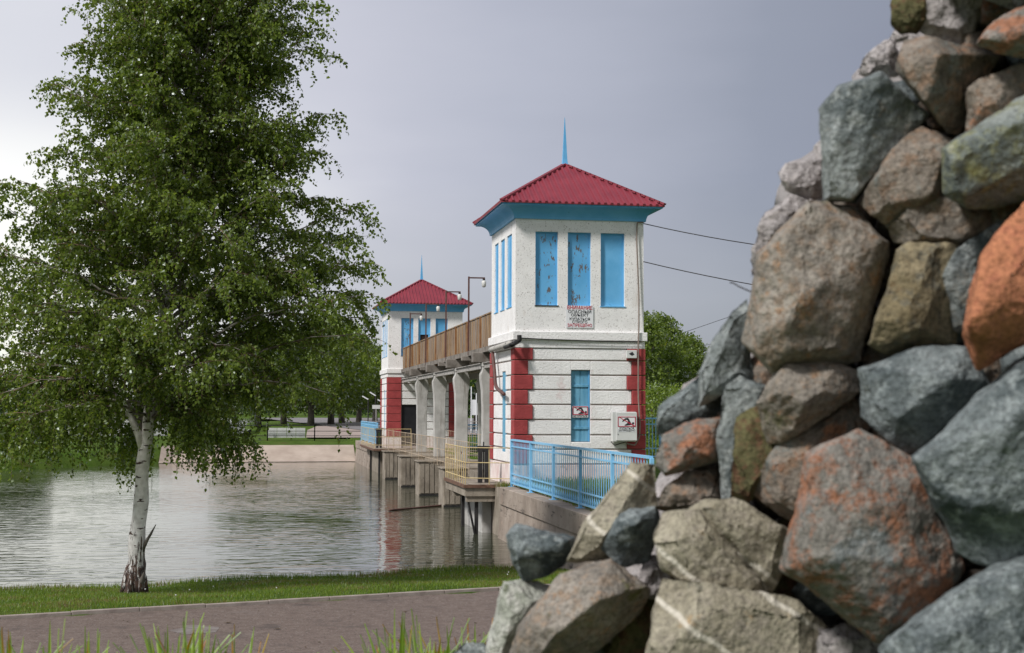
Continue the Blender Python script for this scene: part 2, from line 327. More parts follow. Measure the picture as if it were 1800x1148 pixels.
gv = [(x, y, H(x, y)) for y in ys for x in xs]; nx = len(xs)
gi = []
for j in range(len(ys) - 1):
    for i in range(nx - 1): gi += [j * nx + i, j * nx + i + 1, (j + 1) * nx + i + 1, (j + 1) * nx + i]
tag(link('ground', fast_mesh('ground', gv, 4, gi, M['grass'], smooth=True)), kind='structure')
mb = MB(); mb.add([(-900, 12, 0), (13, 12, 0), (13, 130, 0), (-900, 130, 0)], [(0, 1, 2, 3)]); tag(mb.build('lake_water', M['water']), kind='structure')
mb = MB(); mb.add([tuple(CAM + FWD * d + RGT * s)[:2] + (.62,) for d, s in ((119, -24), (415, -70), (415, -400), (119, -150))], [(0, 1, 2, 3)])
tag(mb.build('far_lake_water', M['water']), kind='structure')
# path strip: follows the kerb line
def kp(t, off, z): p = oK + dK * t + nK * off; return (p.x, p.y, z)
mb = MB()
for i in range(-20, 46):
    mb.add([kp(i, -6.9, .49), kp(i + 1, -6.9, .49), kp(i + 1, -.06, .49), kp(i, -.06, .49)], [(0, 1, 2, 3)])
tag(mb.build('path', M['asphalt']), kind='structure')
kerb = MB(); kr = tag(MB().add([kp(-20, -.06, .46), kp(46, -.06, .46), kp(46, .06, .46), kp(-20, .06, .46)], [(0, 1, 2, 3)]).build('kerb', M['kerb']), kind='structure')
kb = MB().box(0, .994, -.04, .04, -.12, .045).mesh('kerb_stone', M['kerb'], bevel=.008)
ang = math.atan2(dK.y, dK.x)
for i in range(-8, 34):
    p = kp(i, 0, .5 + random.uniform(-.006, .006)); link('kerb_stone', kb, kr, p, (random.uniform(-.01, .01), 0, ang + random.uniform(-.004, .004)))
def fleck(px, py, r, m, name, label):
    pass
def fleck_(px, py, r, m, name, label):
    p = onz(px, py, .497); mb = MB(); n = 12
    vs = [(p.x + r * (1 + .3 * math.sin(3 * k)) * math.cos(k * 6.283 / n), p.y + r * .55 * (1 + .2 * math.cos(2 * k)) * math.sin(k * 6.283 / n), .495) for k in range(n)]
    o = mb.add(vs, [tuple(range(n))]).build(name, m); tag(o, label, 'patch')
mb = MB()
for _ in range(26):
    p = onz(random.uniform(0, 860), random.uniform(1062, 1146), .497); a = random.uniform(0, 6.28); r_ = random.uniform(.015, .035)
    mb.add([(p.x + r_ * math.cos(a), p.y + r_ * math.sin(a), .498), (p.x + r_ * .5 * math.cos(a + 1.6), p.y + r_ * .5 * math.sin(a + 1.6), .506), (p.x - r_ * math.cos(a), p.y - r_ * math.sin(a), .497), (p.x + r_ * .5 * math.cos(a - 1.6), p.y + r_ * .5 * math.sin(a - 1.6), .503)], [(0, 1, 2, 3)])
for px_, py_ in ((400, 1095), (487, 1106)):
    p = onz(px_, py_, .497); mb.add([(p.x - .06, p.y, .499), (p.x, p.y - .03, .508), (p.x + .07, p.y + .01, .5), (p.x + .01, p.y + .04, .505)], [(0, 1, 2, 3)])
tag(mb.build('fallen_leaves', mat('dry_leaf', (.05, .035, .02), (.12, .08, .04), 9, bump=0)), 'a few dry brown leaves scattered on the path', 'leaves', kind='stuff')
p = onz(345, 1107, .494); vs = [(p.x + .30 * (1 + .25 * math.sin(2.3 * k)) * math.cos(k * .5236), p.y + .42 * (1 + .2 * math.cos(1.7 * k)) * math.sin(k * .5236), .494) for k in range(12)]
tag(MB().add(vs, [tuple(range(12))]).build('path_patch', mat('grey_cement_patch', (.15, .125, .115), (.24, .215, .205), 6)), kind='structure')
# far bank concrete apron, roads, paths
mb = MB(); P = []
for k in range(0, 18):
    x = 6.6 - k * .75 - (0)
    fy = far_y(x)
    P.append(((x, fy - .25, .02), (x, fy + .3, .15), (x, fy + 2.38, 1.05)))
for a, b in zip(P[:-1], P[1:]):
    mb.add([a[0], a[1], a[2], b[0], b[1], b[2]], [(0, 3, 4, 1), (1, 4, 5, 2)])
tag(mb.build('bank_apron', M['slab'], smooth=False), kind='structure')
def gz(px, py, z=1.36): p = onz(px, py, z); return (p.x, p.y, z)
mb = MB().add([gz(538, 769), gz(668, 769), gz(640, 757), gz(610, 748), gz(670, 742), gz(700, 738), gz(600, 742), gz(560, 748), gz(540, 756)], [(0, 1, 2, 3, 7, 8), (3, 4, 5, 6, 7)])
tag(mb.build('far_path', M['farpath']), kind='structure')
mb = MB().add([(12, 118, 1.40), (90, 118, 1.40), (110, 330, 1.40), (0, 330, 1.40)], [(0, 1, 2, 3)]); tag(mb.build('road', M['road']), kind='structure')

# ---------------------------------------------------------------- gate towers
LV = [5.30, 4.95, 4.53, 4.11, 3.69, 3.26, 2.83, 2.42, 2.0]
def holed(mb, u0, u1, z0, z1, holes, f, depth):
    us = sorted(set([u0, u1] + [h[0] for h in holes] + [h[1] for h in holes])); zs = sorted(set([z0, z1] + [h[2] for h in holes] + [h[3] for h in holes]))
    for i in range(len(us) - 1):
        for j in range(len(zs) - 1):
            uc = (us[i] + us[i + 1]) / 2; zc = (zs[j] + zs[j + 1]) / 2
            if any(h[0] < uc < h[1] and h[2] < zc < h[3] for h in holes): continue
            mb.add([f(us[i], zs[j], 0), f(us[i + 1], zs[j], 0), f(us[i + 1], zs[j + 1], 0), f(us[i], zs[j + 1], 0)], [(0, 1, 2, 3)])
    for a, b, c, d in holes:
        for (p, q) in (((a, c), (b, c)), ((b, c), (b, d)), ((b, d), (a, d)), ((a, d), (a, c))):
            mb.add([f(p[0], p[1], 0), f(q[0], q[1], 0), f(q[0], q[1], depth), f(p[0], p[1], depth)], [(0, 1, 2, 3)])
def tower(x0, y0, Wd, Dp, label, uwin, lwin_front, side_up, side_low, quoin_w, door=None, openwin=None):
    x1, y1 = x0 + Wd, y0 + Dp
    root = empty('gate_tower', ((x0 + x1) / 2, (y0 + y1) / 2, 1.38), label, 'tower', 'twin gate towers of the dam')
    front = lambda u, z, d: (u, y0 + d, z)
    left = lambda u, z, d: (x0 + d, u, z)
    mb = MB()
    holed(mb, x0, x1, 5.77, 9.0, uwin, front, .13)
    holed(mb, y0, y1, 5.77, 9.0, side_up, left, .13)
    mb.add([(x1, y0, 5.77), (x1, y1, 5.77), (x1, y1, 9.0), (x1, y0, 9.0)], [(0, 1, 2, 3)]); mb.add([(x0, y1, 5.77), (x1, y1, 5.77), (x1, y1, 9.0), (x0, y1, 9.0)], [(0, 1, 2, 3)])
    mb.build('upper_wall', M['stucco'], root)
    i = .05; mb = MB()
    lf = [lwin_front] if lwin_front else []
    if door: lf = [door]
    holed(mb, x0 + i, x1 - i, 1.3, 5.42, lf, lambda u, z, d: (u, y0 + i + d, z), .10)
    holed(mb, y0 + i, y1 - i, 1.3, 5.42, [side_low] if side_low else [], lambda u, z, d: (x0 + i + d, u, z), .10)
    mb.add([(x1 - i, y0 + i, 1.3), (x1 - i, y1 - i, 1.3), (x1 - i, y1 - i, 5.42), (x1 - i, y0 + i, 5.42)], [(0, 1, 2, 3)]); mb.add([(x0 + i, y1 - i, 1.3), (x1 - i, y1 - i, 1.3), (x1 - i, y1 - i, 5.42), (x0 + i, y1 - i, 5.42)], [(0, 1, 2, 3)])
    mb.build('lower_wall', M['groove'], root)
    mb = MB(); mb.box(x0 - .09, x1 + .09, y0 - .09, y1 + .09, 5.52, 5.768); mb.box(x0 - .03, x1 + .03, y0 - .03, y1 + .03, 5.30, 5.518)
    mb.build('string_course', M['course'], root, bevel=.012)
    # rusticated courses, split round the openings
    g = .022
    def seg(axis, a, b, zt, zb, m, name, proud=0.0):
        mb = MB()
        if axis == 'f': mb.box(a, b, y0 - proud, y0 + i + .002, zb + g, zt - g)
        elif axis == 'l': mb.box(x0 - proud, x0 + i + .002, a, b, zb + g, zt - g)
        elif axis == 'r': mb.box(x1 - i - .002, x1 + proud, a, b, zb + g, zt - g)
        else: mb.box(a, b, y1 - i - .002, y1 + proud, zb + g, zt - g)
        mb.build(name, m, root, bevel=.012)
    for k in range(8):
        zt, zb = LV[k], LV[k + 1]
        if k == 0: zt = 5.30
        qw = quoin_w[k % 2]; qs = .50 if k % 2 == 0 else .44
        for ax, a, b, hole in (('f', x0, x1, lwin_front or door), ('l', y0, y1, side_low), ('r', y0, y1, None), ('b', x0, x1, None)):
            q = qw if ax in 'fb' else qs
            lo, hi = a + q + .004, b - q - .004
            if ax == 'l' or ax == 'r': lo = a + qs + .004; hi = b - qs - .004
            if hole and hole[2] < zt - .05 and hole[3] > zb + .05:
                for s0, s1 in ((lo, hole[0]), (hole[1], hi)):
                    if s1 > s0 + .03: seg(ax, s0, s1, zt, zb, M['course'], 'course_block')
                if hole[3] + .08 < zt: seg(ax, hole[0] + .004, hole[1] - .004, zt, hole[3] - .018, M['course'], 'course_block')
                if hole[2] - .08 > zb: seg(ax, hole[0] + .004, hole[1] - .004, hole[2] + .018, zb, M['course'], 'course_block')
            else: seg(ax, lo, hi, zt, zb, M['course'], 'course_block')
        # corner quoins: L-shaped, proud of the wall
        p = .045
        for cx, cy, sx, sy in ((x0, y0, 1, 1), (x1, y0, -1, 1), (x0, y1, 1, -1), (x1, y1, -1, -1)):
            mb = MB(); q = qw
            # outline: front leg q long in x, side leg qs long in y
            a = cx - sx * p; b_ = cx + sx * q; c = cy - sy * p; d = cy + sy * qs
            ix, iy = cx + sx * (i + .01), cy + sy * (i + .01)
            out = [(a, c), (b_, c), (b_, iy), (ix, iy), (ix, d), (a, d)]
            vs = [(x, y, z) for z in (zb + .012, zt - .012) for x, y in out]
            mb.add(vs, [(5, 4, 3, 2, 1, 0), (6, 7, 8, 9, 10, 11)] + [(n, (n + 1) % 6, (n + 1) % 6 + 6, n + 6) for n in range(6)])
            o = mb.build('quoin_block', M['red'], root, bevel=.014)
    pl = MB()
    if door:
        pl.box(x0 - .015, door[0], y0 - .015, y0 + .06, 1.36, 1.98); pl.box(door[1], x1 + .015, y0 - .015, y0 + .06, 1.36, 1.98)
    else: pl.box(x0 - .015, x1 + .015, y0 - .015, y0 + .06, 1.36, 1.98)
    pl.box(x0 - .015, x0 + .06, y0 + .062, y1 + .015, 1.36, 1.98); pl.box(x1 - .06, x1 + .015, y0 + .062, y1 + .015, 1.36, 1.98)
    pl.build('plinth', M['plinth'], root, bevel=.01)
    # blind upper windows
    k = 0
    for h in uwin:
        mb = MB(); k += 1
        if openwin and k == 2:
            zm = openwin; mb.box(h[0], h[1], y0 + .10, y0 + .128, zm, h[3]); o = mb.build('window_panel', M['blue'], root)
            MB().box(h[0] + .02, h[1] - .02, y0 + .125, y0 + .4, h[2] + .4, zm).build('window_opening', M['hole'], root)
            MB().box(h[0], h[1], y0 + .08, y0 + .12, zm - .06, zm).build('window_rail', M['blue'], root)
            for a in (h[0], h[1] - .12): MB().box(a, a + .12, y0 + .09, y0 + .123, h[2], zm - .062).build('window_jamb', M['blue'], root)
            continue
        mb.box(h[0] + .002, h[1] - .002, y0 + .10, y0 + .128, h[2] + .002, h[3] - .002)
        o = mb.build('window_panel', M['blueflake'] if k < 3 else M['blue'], root)
        mb = MB(); e = .035
        mb.box(h[0] + .002, h[0] + e, y0 + .075, y0 + .099, h[2] + .002, h[3] - .002); mb.box(h[1] - e, h[1] - .002, y0 + .075, y0 + .099, h[2] + .002, h[3] - .002)
        mb.box(h[0] + e, h[1] - e, y0 + .078, y0 + .099, h[3] - e, h[3] - .002)
        mb.build('frame', M['blue'], o)
        MB().box(h[0] - .02, h[1] + .02, y0 - .02, y0 + .11, h[2] - .03, h[2] - .002).build('sill', M['dark'] if k < 3 else M['blue'], o)
    for h in side_up:
        mb = MB().box(x0 + .035, x0 + .06, h[0] + .002, h[1] - .002, h[2] + .002, h[3] - .002); o = mb.build('window_panel', M['blue'], root)
        MB().box(x0 - .02, x0 + .11, h[0] - .02, h[1] + .02, h[2] - .03, h[2] - .002).build('sill', M['blue'], o)
        MB().box(x0 + .02, x0 + .033, (h[0] + h[1]) / 2 - .02, (h[0] + h[1]) / 2 + .02, h[2] + .002, h[3] - .002).build('mullion', M['blue'], o)
    if side_low:
        h = side_low; mb = MB().box(x0 + .03, x0 + .07, h[0] + .003, h[1] - .003, h[2] + .003, h[3] - .003); mb.build('shutter', M['bluewood'], root)
    if lwin_front:
        h = lwin_front; mid = (h[0] + h[1]) / 2; yy = y0 + .10
        rt = MB().box(h[0] + .003, h[1] - .003, yy + .035, yy + .048, h[2] + .003, h[3] - .003).build('shutter', M['bluewood'], root)
        for a, b in ((h[0] + .01, mid - .006), (mid + .006, h[1] - .05)): MB().box(a, b, yy, yy + .033, h[2] + .01, h[3] - .01).build('board', M['bluewood'], rt, bevel=.004)
        for z in (h[2] + .36, h[3] - .48): MB().box(h[0] + .01, h[1] - .045, yy - .03, yy - .002, z, z + .07).build('cross_rail', M['bluewood'], rt, bevel=.004)
        MB().box(h[1] - .047, h[1] - .004, yy - .02, yy + .03, h[2] + .01, h[3] - .01).build('jamb', M['blue'], rt)
    if door:
        MB().box(door[0] + .003, door[1] - .003, y0 + .09, y0 + .13, door[2], door[3] - .003).build('door', M['black'], root)
    # coved cornice
    mb = MB(); rings = []
    for k in range(9):
        t = k / 8 * math.pi / 2; rings.append((.06 + .36 * (1 - math.cos(t)), 8.985 + .34 * math.sin(t)))
    rings = [(.0, 8.985), (.05, 8.985)] + rings + [(.45, 9.325), (.45, 9.38)]
    for o_, z in rings:
        mb.v += [(x0 - o_, y0 - o_, z), (x1 + o_, y0 - o_, z), (x1 + o_, y1 + o_, z), (x0 - o_, y1 + o_, z)]
    for k in range(len(rings) - 1):
        for j in range(4): mb.f.append((k * 4 + j, k * 4 + (j + 1) % 4, k * 4 + 4 + (j + 1) % 4, k * 4 + 4 + j))
    mb.build('cornice', M['blue'], root)
    # roof of ribbed sheet, four slopes
    o_ = .50; ze = 9.40; ax, ay, az = (x0 + x1) / 2, (y0 + y1) / 2, 10.93
    cs = [Vector((x0 - o_, y0 - o_, ze)), Vector((x1 + o_, y0 - o_, ze)), Vector((x1 + o_, y1 + o_, ze)), Vector((x0 - o_, y1 + o_, ze))]
    ap = Vector((ax, ay, az))
    for j in range(4):
        a, b = cs[j], cs[(j + 1) % 4]; e = b - a; Ln = e.length; u = e / Ln; nrm_ = u.cross(ap - a).normalized()
        if nrm_.z < 0: nrm_ = -nrm_
        slope = (ap - (a + b) / 2); n = int(Ln / .19); mb = MB(); cols = []
        for k in range(n):
            for fr, hh in ((0, 0), (.5, 0), (.6, .045), (.9, .045)): cols.append(((k + fr) / n, hh))
        cols.append((1, 0))
        for fr, hh in cols:
            t = 1 - abs(2 * fr - 1); p0 = a + e * fr; p1 = p0 + slope * t; q = nrm_ * hh
            mb.v += [tuple(p0 + q), tuple(p1 + q * (1 if .02 < fr < .98 else 0)), tuple(p0 - Vector((0, 0, .03)))]
        for k in range(len(cols) - 1):
            c = 3 * k; mb.f += [(c, c + 3, c + 4, c + 1), (c + 2, c + 5, c + 3, c)]
        mb.build('roof_slope', M['roof'], root)
    for c in cs:
        mb = MB(); n = 22
        for k in range(n):
            p = c.lerp(ap, k / n); q = c.lerp(ap, (k + .82) / n); mb.bar(p + Vector((0, 0, .045)), q + Vector((0, 0, .045)), .13, .05)
        mb.build('hip_cap', M['roof'], root)
    mb = MB(); mb.add([(c.x, c.y, ze - .012) for c in cs], [(0, 1, 2, 3)]); mb.build('soffit', M['blue'], root)
    mb = MB(); s = .066
    zs = [(s * 1.35, az - .02), (s, az + .18), (.040, az + .75), (.018, az + 1.2), (.006, az + 1.46)]
    for r_, z in zs: mb.v += [(ax - r_, ay - r_, z), (ax + r_, ay - r_, z), (ax + r_, ay + r_, z), (ax - r_, ay + r_, z)]
    for k in range(4):
        for j in range(4): mb.f.append((k * 4 + j, k * 4 + (j + 1) % 4, k * 4 + 4 + (j + 1) % 4, k * 4 + 4 + j))
    mb.build('spire', M['blue'], root)
    return root
NX, NY, NW, ND = 7.19, 39.65, 3.76, 4.2
def hf(a, b, c, d, Y): p = ony(a, d, Y); q = ony(b, c, Y); return (p.x, q.x, p.z, q.z)
def hl(a, b, c, d, X): p = onx(b, d, X); q = onx(a, c, X); return (p.y, q.y, p.z, q.z)
def hlc(ya, yb, z0, z1): return (ya, yb, z0, z1)
wz = (6.52, 8.63)
UW = [(*hf(a, b, 405, 534, NY)[:2], *wz) for a, b in ((941, 981), (998, 1039), (1056, 1098))]
SL = [(onx(b, 500, NX).y, onx(a, 500, NX).y, *wz) for a, b in ((891, 899.5), (880, 887), (869.5, 876))]
LF = hf(1004, 1038, 651, 777, NY); SLW = (onx(888.5, 700, NX).y, onx(882, 700, NX).y, 2.30, 4.66)
near_t = tower(NX, NY, NW, ND, 'larger nearer white tower with red alternating quoins, warning signs and red hipped roof', UW, LF, SL, SLW, (.50, .36))
FXX, FYY, FW = 7.14, 78.9, 4.15
UW2 = [(*hf(a, b, 560, 620, FYY)[:2], 6.50, 8.60) for a, b in ((705, 727), (735, 757), (765.5, 787))]
SL2 = [(FYY + .7, FYY + 1.5, 6.5, 8.6), (FYY + 1.9, FYY + 2.7, 6.5, 8.6), (FYY + 3.1, FYY + 3.9, 6.5, 8.6)]
DR = (*hf(705.5, 735, 711, 779, FYY)[:2], 1.5, 3.78)
far_t = tower(FXX, FYY, FW, 4.4, 'smaller distant white tower with black door and solid red corner bands', UW2, None, SL2, (FYY + 1.8, FYY + 2.4, 2.3, 4.6), (.74, .74), door=DR, openwin=7.75)

# ---------------------------------------------------------------- signs, cabinet, camera box, conduits on the near tower
def sign(name, label, a, b, c, d, yoff, lines, cat='sign', frame=None):
    p = ony(a, d, NY + yoff); q = ony(b, c, NY + yoff); w_, h_ = q.x - p.x, q.z - p.z
    root = empty(name, (p.x, NY + yoff, p.z), label, cat)
    o = link('plate', MB().box(0, w_, 0, .012, 0, h_).mesh('plate', M['white'], bevel=.003), root)
    if frame:
        e = .02; mb = MB(); mb.box(0, w_, -.006, -.001, h_ - e, h_).box(0, w_, -.006, -.001, 0, e).box(0, e, -.006, -.001, e, h_ - e).box(w_ - e, w_, -.006, -.001, e, h_ - e)
        link('border', mb.mesh('border', frame), root)
    for s, size, zf, m, wfrac in lines:
        me = text_mesh(s, size * h_, m)
        xs_ = [v.co.x for v in me.vertices]; wd = max(xs_) - min(xs_); sc = wfrac * w_ / wd
        for v in me.vertices: v.co.x *= sc
        link('lettering', me, root, (w_ / 2, -.004, zf * h_), (R(90), 0, 0))
    return root, w_, h_
sign('warning_sign', 'white warning board with red and black Cyrillic lettering under the middle upper window', 995, 1043, 538, 576, -.03,
     [('ВНИМАНИЕ', .235, .835, M['signred'], .92), ('ОПАСНЫЙ', .19, .665, M['signblack'], .84), ('ОБЪЕКТ', .17, .52, M['signblack'], .64),
      ('КУПАТЬСЯ', .165, .345, M['signblack'], .74), ('СТРОГО', .165, .205, M['signblack'], .55), ('ЗАПРЕЩЕНО', .19, .05, M['signred'], .90)])
def swimmer(root, x, z, w_, h_, y=-.008, yellow=False):
    def poly(pts, m, name, dy=0):
        n = len(pts); vs = [(x + u * w_, y + dy, z + v * h_) for u, v in pts] + [(x + u * w_, y + dy + .004, z + v * h_) for u, v in pts]
        link(name, MB().add(vs, [tuple(range(n))] + [tuple(range(2 * n - 1, n - 1, -1))] + [(i_, (i_ + 1) % n, (i_ + 1) % n + n, i_ + n) for i_ in range(n)]).mesh(name, m), root)
    poly([(.24, .52), (.30, .68), (.42, .84), (.55, .88), (.62, .78), (.72, .44), (.80, .24), (.68, .16), (.42, .10), (.36, .16), (.50, .30), (.58, .46), (.54, .66), (.46, .70), (.36, .58), (.28, .48)], M['signblack'], 'swimmer_figure')
    poly([(.86 + .065 * math.cos(t), .34 + .12 * math.sin(t)) for t in [k * 6.283 / 12 for k in range(12)]], M['signblack'], 'swimmer_head')
    poly([(.02, .98), (.06, .99), (.98, .08), (.97, .01), (.92, .02)], M['signred'], 'bar', -.004)
    e = .045; mb = MB(); X0, X1, Z0, Z1 = x, x + w_, z, z + h_; t = .018
    mb.box(X0, X1, y - .004, y + .002, Z1 - t, Z1).box(X0, X1, y - .004, y + .002, Z0, Z0 + t).box(X0, X0 + t, y - .004, y + .002, Z0 + t, Z1 - t).box(X1 - t, X1, y - .004, y + .002, Z0 + t, Z1 - t)
    link('border', mb.mesh('border', M['signred']), root)
r_, w_, h_ = sign('no_swimming_sign', 'small no swimming sign fixed on the narrow blue shutter', 1006, 1034, 714, 734, .055, [('НЕ КУПАТЬСЯ', .17, .05, M['signblack'], .86)])
swimmer(r_, .02 * w_, .24 * h_, .96 * w_, .74 * h_)
# electrical cabinet
p = ony(1073, 776, NY); q = ony(1117, 724, NY)
cb = empty('electrical_cabinet', (p.x, NY - .05, p.z), 'pale grey metal cabinet with a no swimming sticker on the right red corner', 'cabinet')
w_, h_ = q.x - p.x, q.z - p.z
link('case', MB().box(0, w_ - .05, -.20, 0, 0, h_).mesh('case', M['boxgrey'], bevel=.008), cb)
link('door', MB().box(.10, w_ - .03, -.235, -.203, .03, h_ - .02).mesh('door', M['boxgrey'], bevel=.008), cb)
link('lock', MB().tube([(.15, -.25, h_ * .25), (.15, -.235, h_ * .25)], .012, 8).mesh('lock', M['dark']), cb)
st = link('sticker', MB().box(.14, w_ - .07, -.239, -.236, h_ * .32, h_ * .86).mesh('sticker', M['white']), cb)
swimmer(st, .145, h_ * .50, w_ - .07 - .15, h_ * .34, y=-.243)
for s, z in (('КУПАТЬСЯ', .42), ('ЗАПРЕЩЕНО', .345)):
    me = text_mesh(s, .075, M['signblack']); xs_ = [v.co.x for v in me.vertices]; sc = (w_ - .25) / (max(xs_) - min(xs_)) * (.86 if z > .4 else 1)
    for v in me.vertices: v.co.x *= sc
    link('lettering', me, st, ((.14 + w_ - .07) / 2, -.242, z * h_), (R(90), 0, 0))
p = ony(1099, 630, NY); q = ony(1117, 616, NY)
sb = empty('junction_box', (p.x, NY - .05, p.z), 'small white junction box near the top of the right red corner', 'box')
w_, h_ = q.x - p.x, q.z - p.z
link('case', MB().box(0, w_, -.12, 0, 0, h_).mesh('case', M['boxgrey'], bevel=.01), sb)
link('arrow_mark', MB().add([(w_ * .2, -.124, h_ * .55), (w_ * .5, -.124, h_ * .3), (w_ * .75, -.124, h_ * .45), (w_ * .55, -.124, h_ * .8)], [(0, 1, 2, 3)]).mesh('arrow_mark', M['signblack']), sb)
def pipe(name, label, pts, r, m, n=8, cat='pipe', sub=6):
    out = []
    P_ = [Vector(p) for p in pts]
    for i_ in range(len(P_) - 1):
        for k in range(sub): out.append(P_[i_].lerp(P_[i_ + 1], k / sub))
    out.append(P_[-1])
    sm_ = [out[0]] + [(out[i_ - 1] + out[i_] * 2 + out[i_ + 1]) / 4 for i_ in range(1, len(out) - 1)] + [out[-1]]
    o = MB().tube(sm_, r, n).build(name, m, smooth=True); return tag(o, label, cat)
Y_ = NY - .08
pipe('conduit', 'thin brown conduit running down the right edge of the nearer tower', [ony(1131, 391, Y_), ony(1120, 391, Y_), ony(1119, 420, Y_), ony(1123, 520, Y_), (ony(1123, 570, Y_ - .06)), ony(1122, 610, Y_ - .06), ony(1122, 700, Y_ - .05), ony(1125, 745, Y_ - .05), ony(1124, 768, Y_ - .06), ony(1116, 783, Y_ - .06), ony(1103, 780, Y_ - .06), ony(1098, 776, Y_ - .08)], .022, M['conduit'], cat='conduit')
pipe('cable', 'short black cable drooping under the grey cabinet', [ony(1074, 776, Y_), ony(1080, 783, Y_), ony(1092, 779, Y_), ony(1100, 777, Y_)], .013, M['wire'], cat='cable')
pipe('cable', 'black cable stretched along the string course of the nearer tower', [ony(912, 594, NY - .11), ony(960, 596.5, NY - .11), ony(1010, 598, NY - .11), ony(1070, 600.5, NY - .11), ony(1128, 601, NY - .11)], .014, M['wire'], cat='cable')
# lagged pipe on the left face and brown downpipe
X_ = NX - .16
pipe('lagged_pipe', 'pale lagged pipe climbing the left face of the nearer tower to a black elbow', [onx(863, 615, X_), onx(885, 608, X_), onx(897, 604, X_)], .085, M['greypipe'], 10)
pipe('pipe_elbow', 'black pipe elbow turned upward at the left corner of the nearer tower', [onx(888, 610, X_ - .02), onx(900, 606, X_ - .02), ony(909, 601, NY - .2), ony(913, 598, NY - .2), ony(913, 589, NY - .2)], .065, M['dark'], 10)
pipe('downpipe', 'dark brown downpipe bending along the left face of the nearer tower', [onx(866, 620, X_), onx(869.5, 655, X_), onx(871, 681, X_), onx(886, 693, X_)], .055, M['brownpipe'], 8, cat='pipe', sub=3)

# ---------------------------------------------------------------- gallery bridge between the towers
PX = 7.95; YA, YB = NY + ND + .06, FYY - .06
M['deckc'] = mat('stained_deck_concrete', (.13, .115, .10), (.27, .245, .22), 2.5, bump=.6, spots=[((.10, .05, .03), 4, .60, .7)])
br = empty('gallery_bridge', (8.9, 61, 1.4), 'raised gallery with weathered timber parapet on flared concrete columns between the towers', 'bridge')
MB().box(PX - .1, 10.6, YA, YB, 5.56, 5.74).build('deck', M['deckc'], br)
mb = MB(); mb.box(PX - .04, PX + .12, YA, YB, 5.0, 5.2); mb.box(PX - .10, PX - .04, YA, YB, 5.17, 5.2); mb.build('beam', M['steel'], br)
MB().box(10.3, 10.5, YA, YB, 5.0, 5.4).build('beam', M['steel'], br)
MB().box(8.4, 8.6, YA, YB, 5.2, 5.56).build('beam', M['concrete'], br); MB().box(9.6, 9.8, YA, YB, 5.2, 5.56).build('beam', M['concrete'], br)
posts = [YA + .3 + 3.27 * k for k in range(11)]
def board_run(x, ya, yb, h=1.12):
    mb = MB(); y = ya
    while y < yb - .02:
        w2 = min(random.uniform(.10, .15), yb - y); zt = 5.74 + h + random.uniform(-.02, .02); xx = x + random.uniform(-.008, .008)
        mb.box(xx - .012, xx + .012, y, y + w2 - .012, 5.76 + random.uniform(-.02, .02), zt); y += w2
    return mb
for a, b in zip([YA] + posts[:], posts[:] + [YB]):
    if b - a < .3: continue
    o = board_run(PX, a + .05, b - .05).build('parapet_panel', M['wood'], br); o['kind'] = 'stuff'
    o = board_run(10.5, a + .05, b - .05).build('parapet_panel', M['wood'], br); o['kind'] = 'stuff'
for y in posts: MB().box(PX - .06, PX + .03, y - .045, y + .045, 5.5, 6.89).build('parapet_post', M['woodpost'], br)
MB().box(PX - .04, PX + .045, YA, YB, 6.875, 6.92).build('hand_rail', M['wood'], br)
MB().box(10.46, 10.54, YA, YB, 6.875, 6.92).build('hand_rail', M['wood'], br)
def column(x, y):
    mb = MB(); prof = [(1.4, .25, .19), (2.2, .25, .19), (3.6, .25, .19), (4.2, .27, .2), (4.6, .325, .2), (4.78, .33, .2), (4.95, .27, .2), (5.05, .27, .2)]
    for z, a, b in prof: mb.v += [(x - a, y - b, z), (x + a, y - b, z), (x + a, y + b, z), (x - a, y + b, z)]
    for k in range(len(prof) - 1):
        for j in range(4): mb.f.append((k * 4 + j, k * 4 + (j + 1) % 4, k * 4 + 4 + (j + 1) % 4, k * 4 + 4 + j))
    mb.f += [(3, 2, 1, 0), (28, 29, 30, 31)]
    mb.build('column', M['concrete_lt'], br, bevel=.02)
    MB().box(x - .29, x + .29, y - .22, y + .22, 5.052, 5.2).build('capital', M['concrete_lt'], br, bevel=.015)
CY = [50, 57, 64, 71]
for y in CY:
    column(8.12, y); column(10.2, y + .3)
    MB().box(7.5, 10.6, y - .2, y + .2, 5.202, 5.556).build('cross_beam', M['deckc'], br, bevel=.02)
for y in [46.5, 53.5, 60.5, 67.5, 74.5]:
    MB().box(7.62, 10.5, y - .12, y + .12, 5.38, 5.556).build('cross_beam', M['deckc'], br, bevel=.015)
# lamps on the parapet
LY = [53.3, 59.9, 67.2, 74.3]
pos = ['nearest of the four rusty lamp posts on the timber parapet', 'second nearest rusty lamp post on the timber parapet', 'third rusty lamp post along the timber parapet', 'farthest short rusty lamp post on the timber parapet']
for y, lb in zip(LY, pos):
    rt = empty('lamp_post', (PX - .09, y, 5.6), lb, 'lamp post', 'lamp posts on the gallery parapet')
    link('pole', MB().box(-.03, .03, -.03, .03, 0, 2.98).mesh('pole', M['brownpipe']), rt)
    link('arm', MB().box(.03, .62, -.025, .025, 2.91, 2.96).mesh('arm', M['brownpipe']), rt)
    mb = MB().tube([(.58, 0, 2.91), (.58, 0, 2.84)], .05, 8)
    cap = link('lamp_cap', mb.mesh('lamp_cap', M['dark']), rt)
    link('lantern', MB().tube([(.58, 0, 2.84), (.58, 0, 2.80), (.58, 0, 2.62), (.58, 0, 2.58)], [.05, .09, .08, .04], 8).mesh('lantern', M['glassy'], smooth=True), rt)

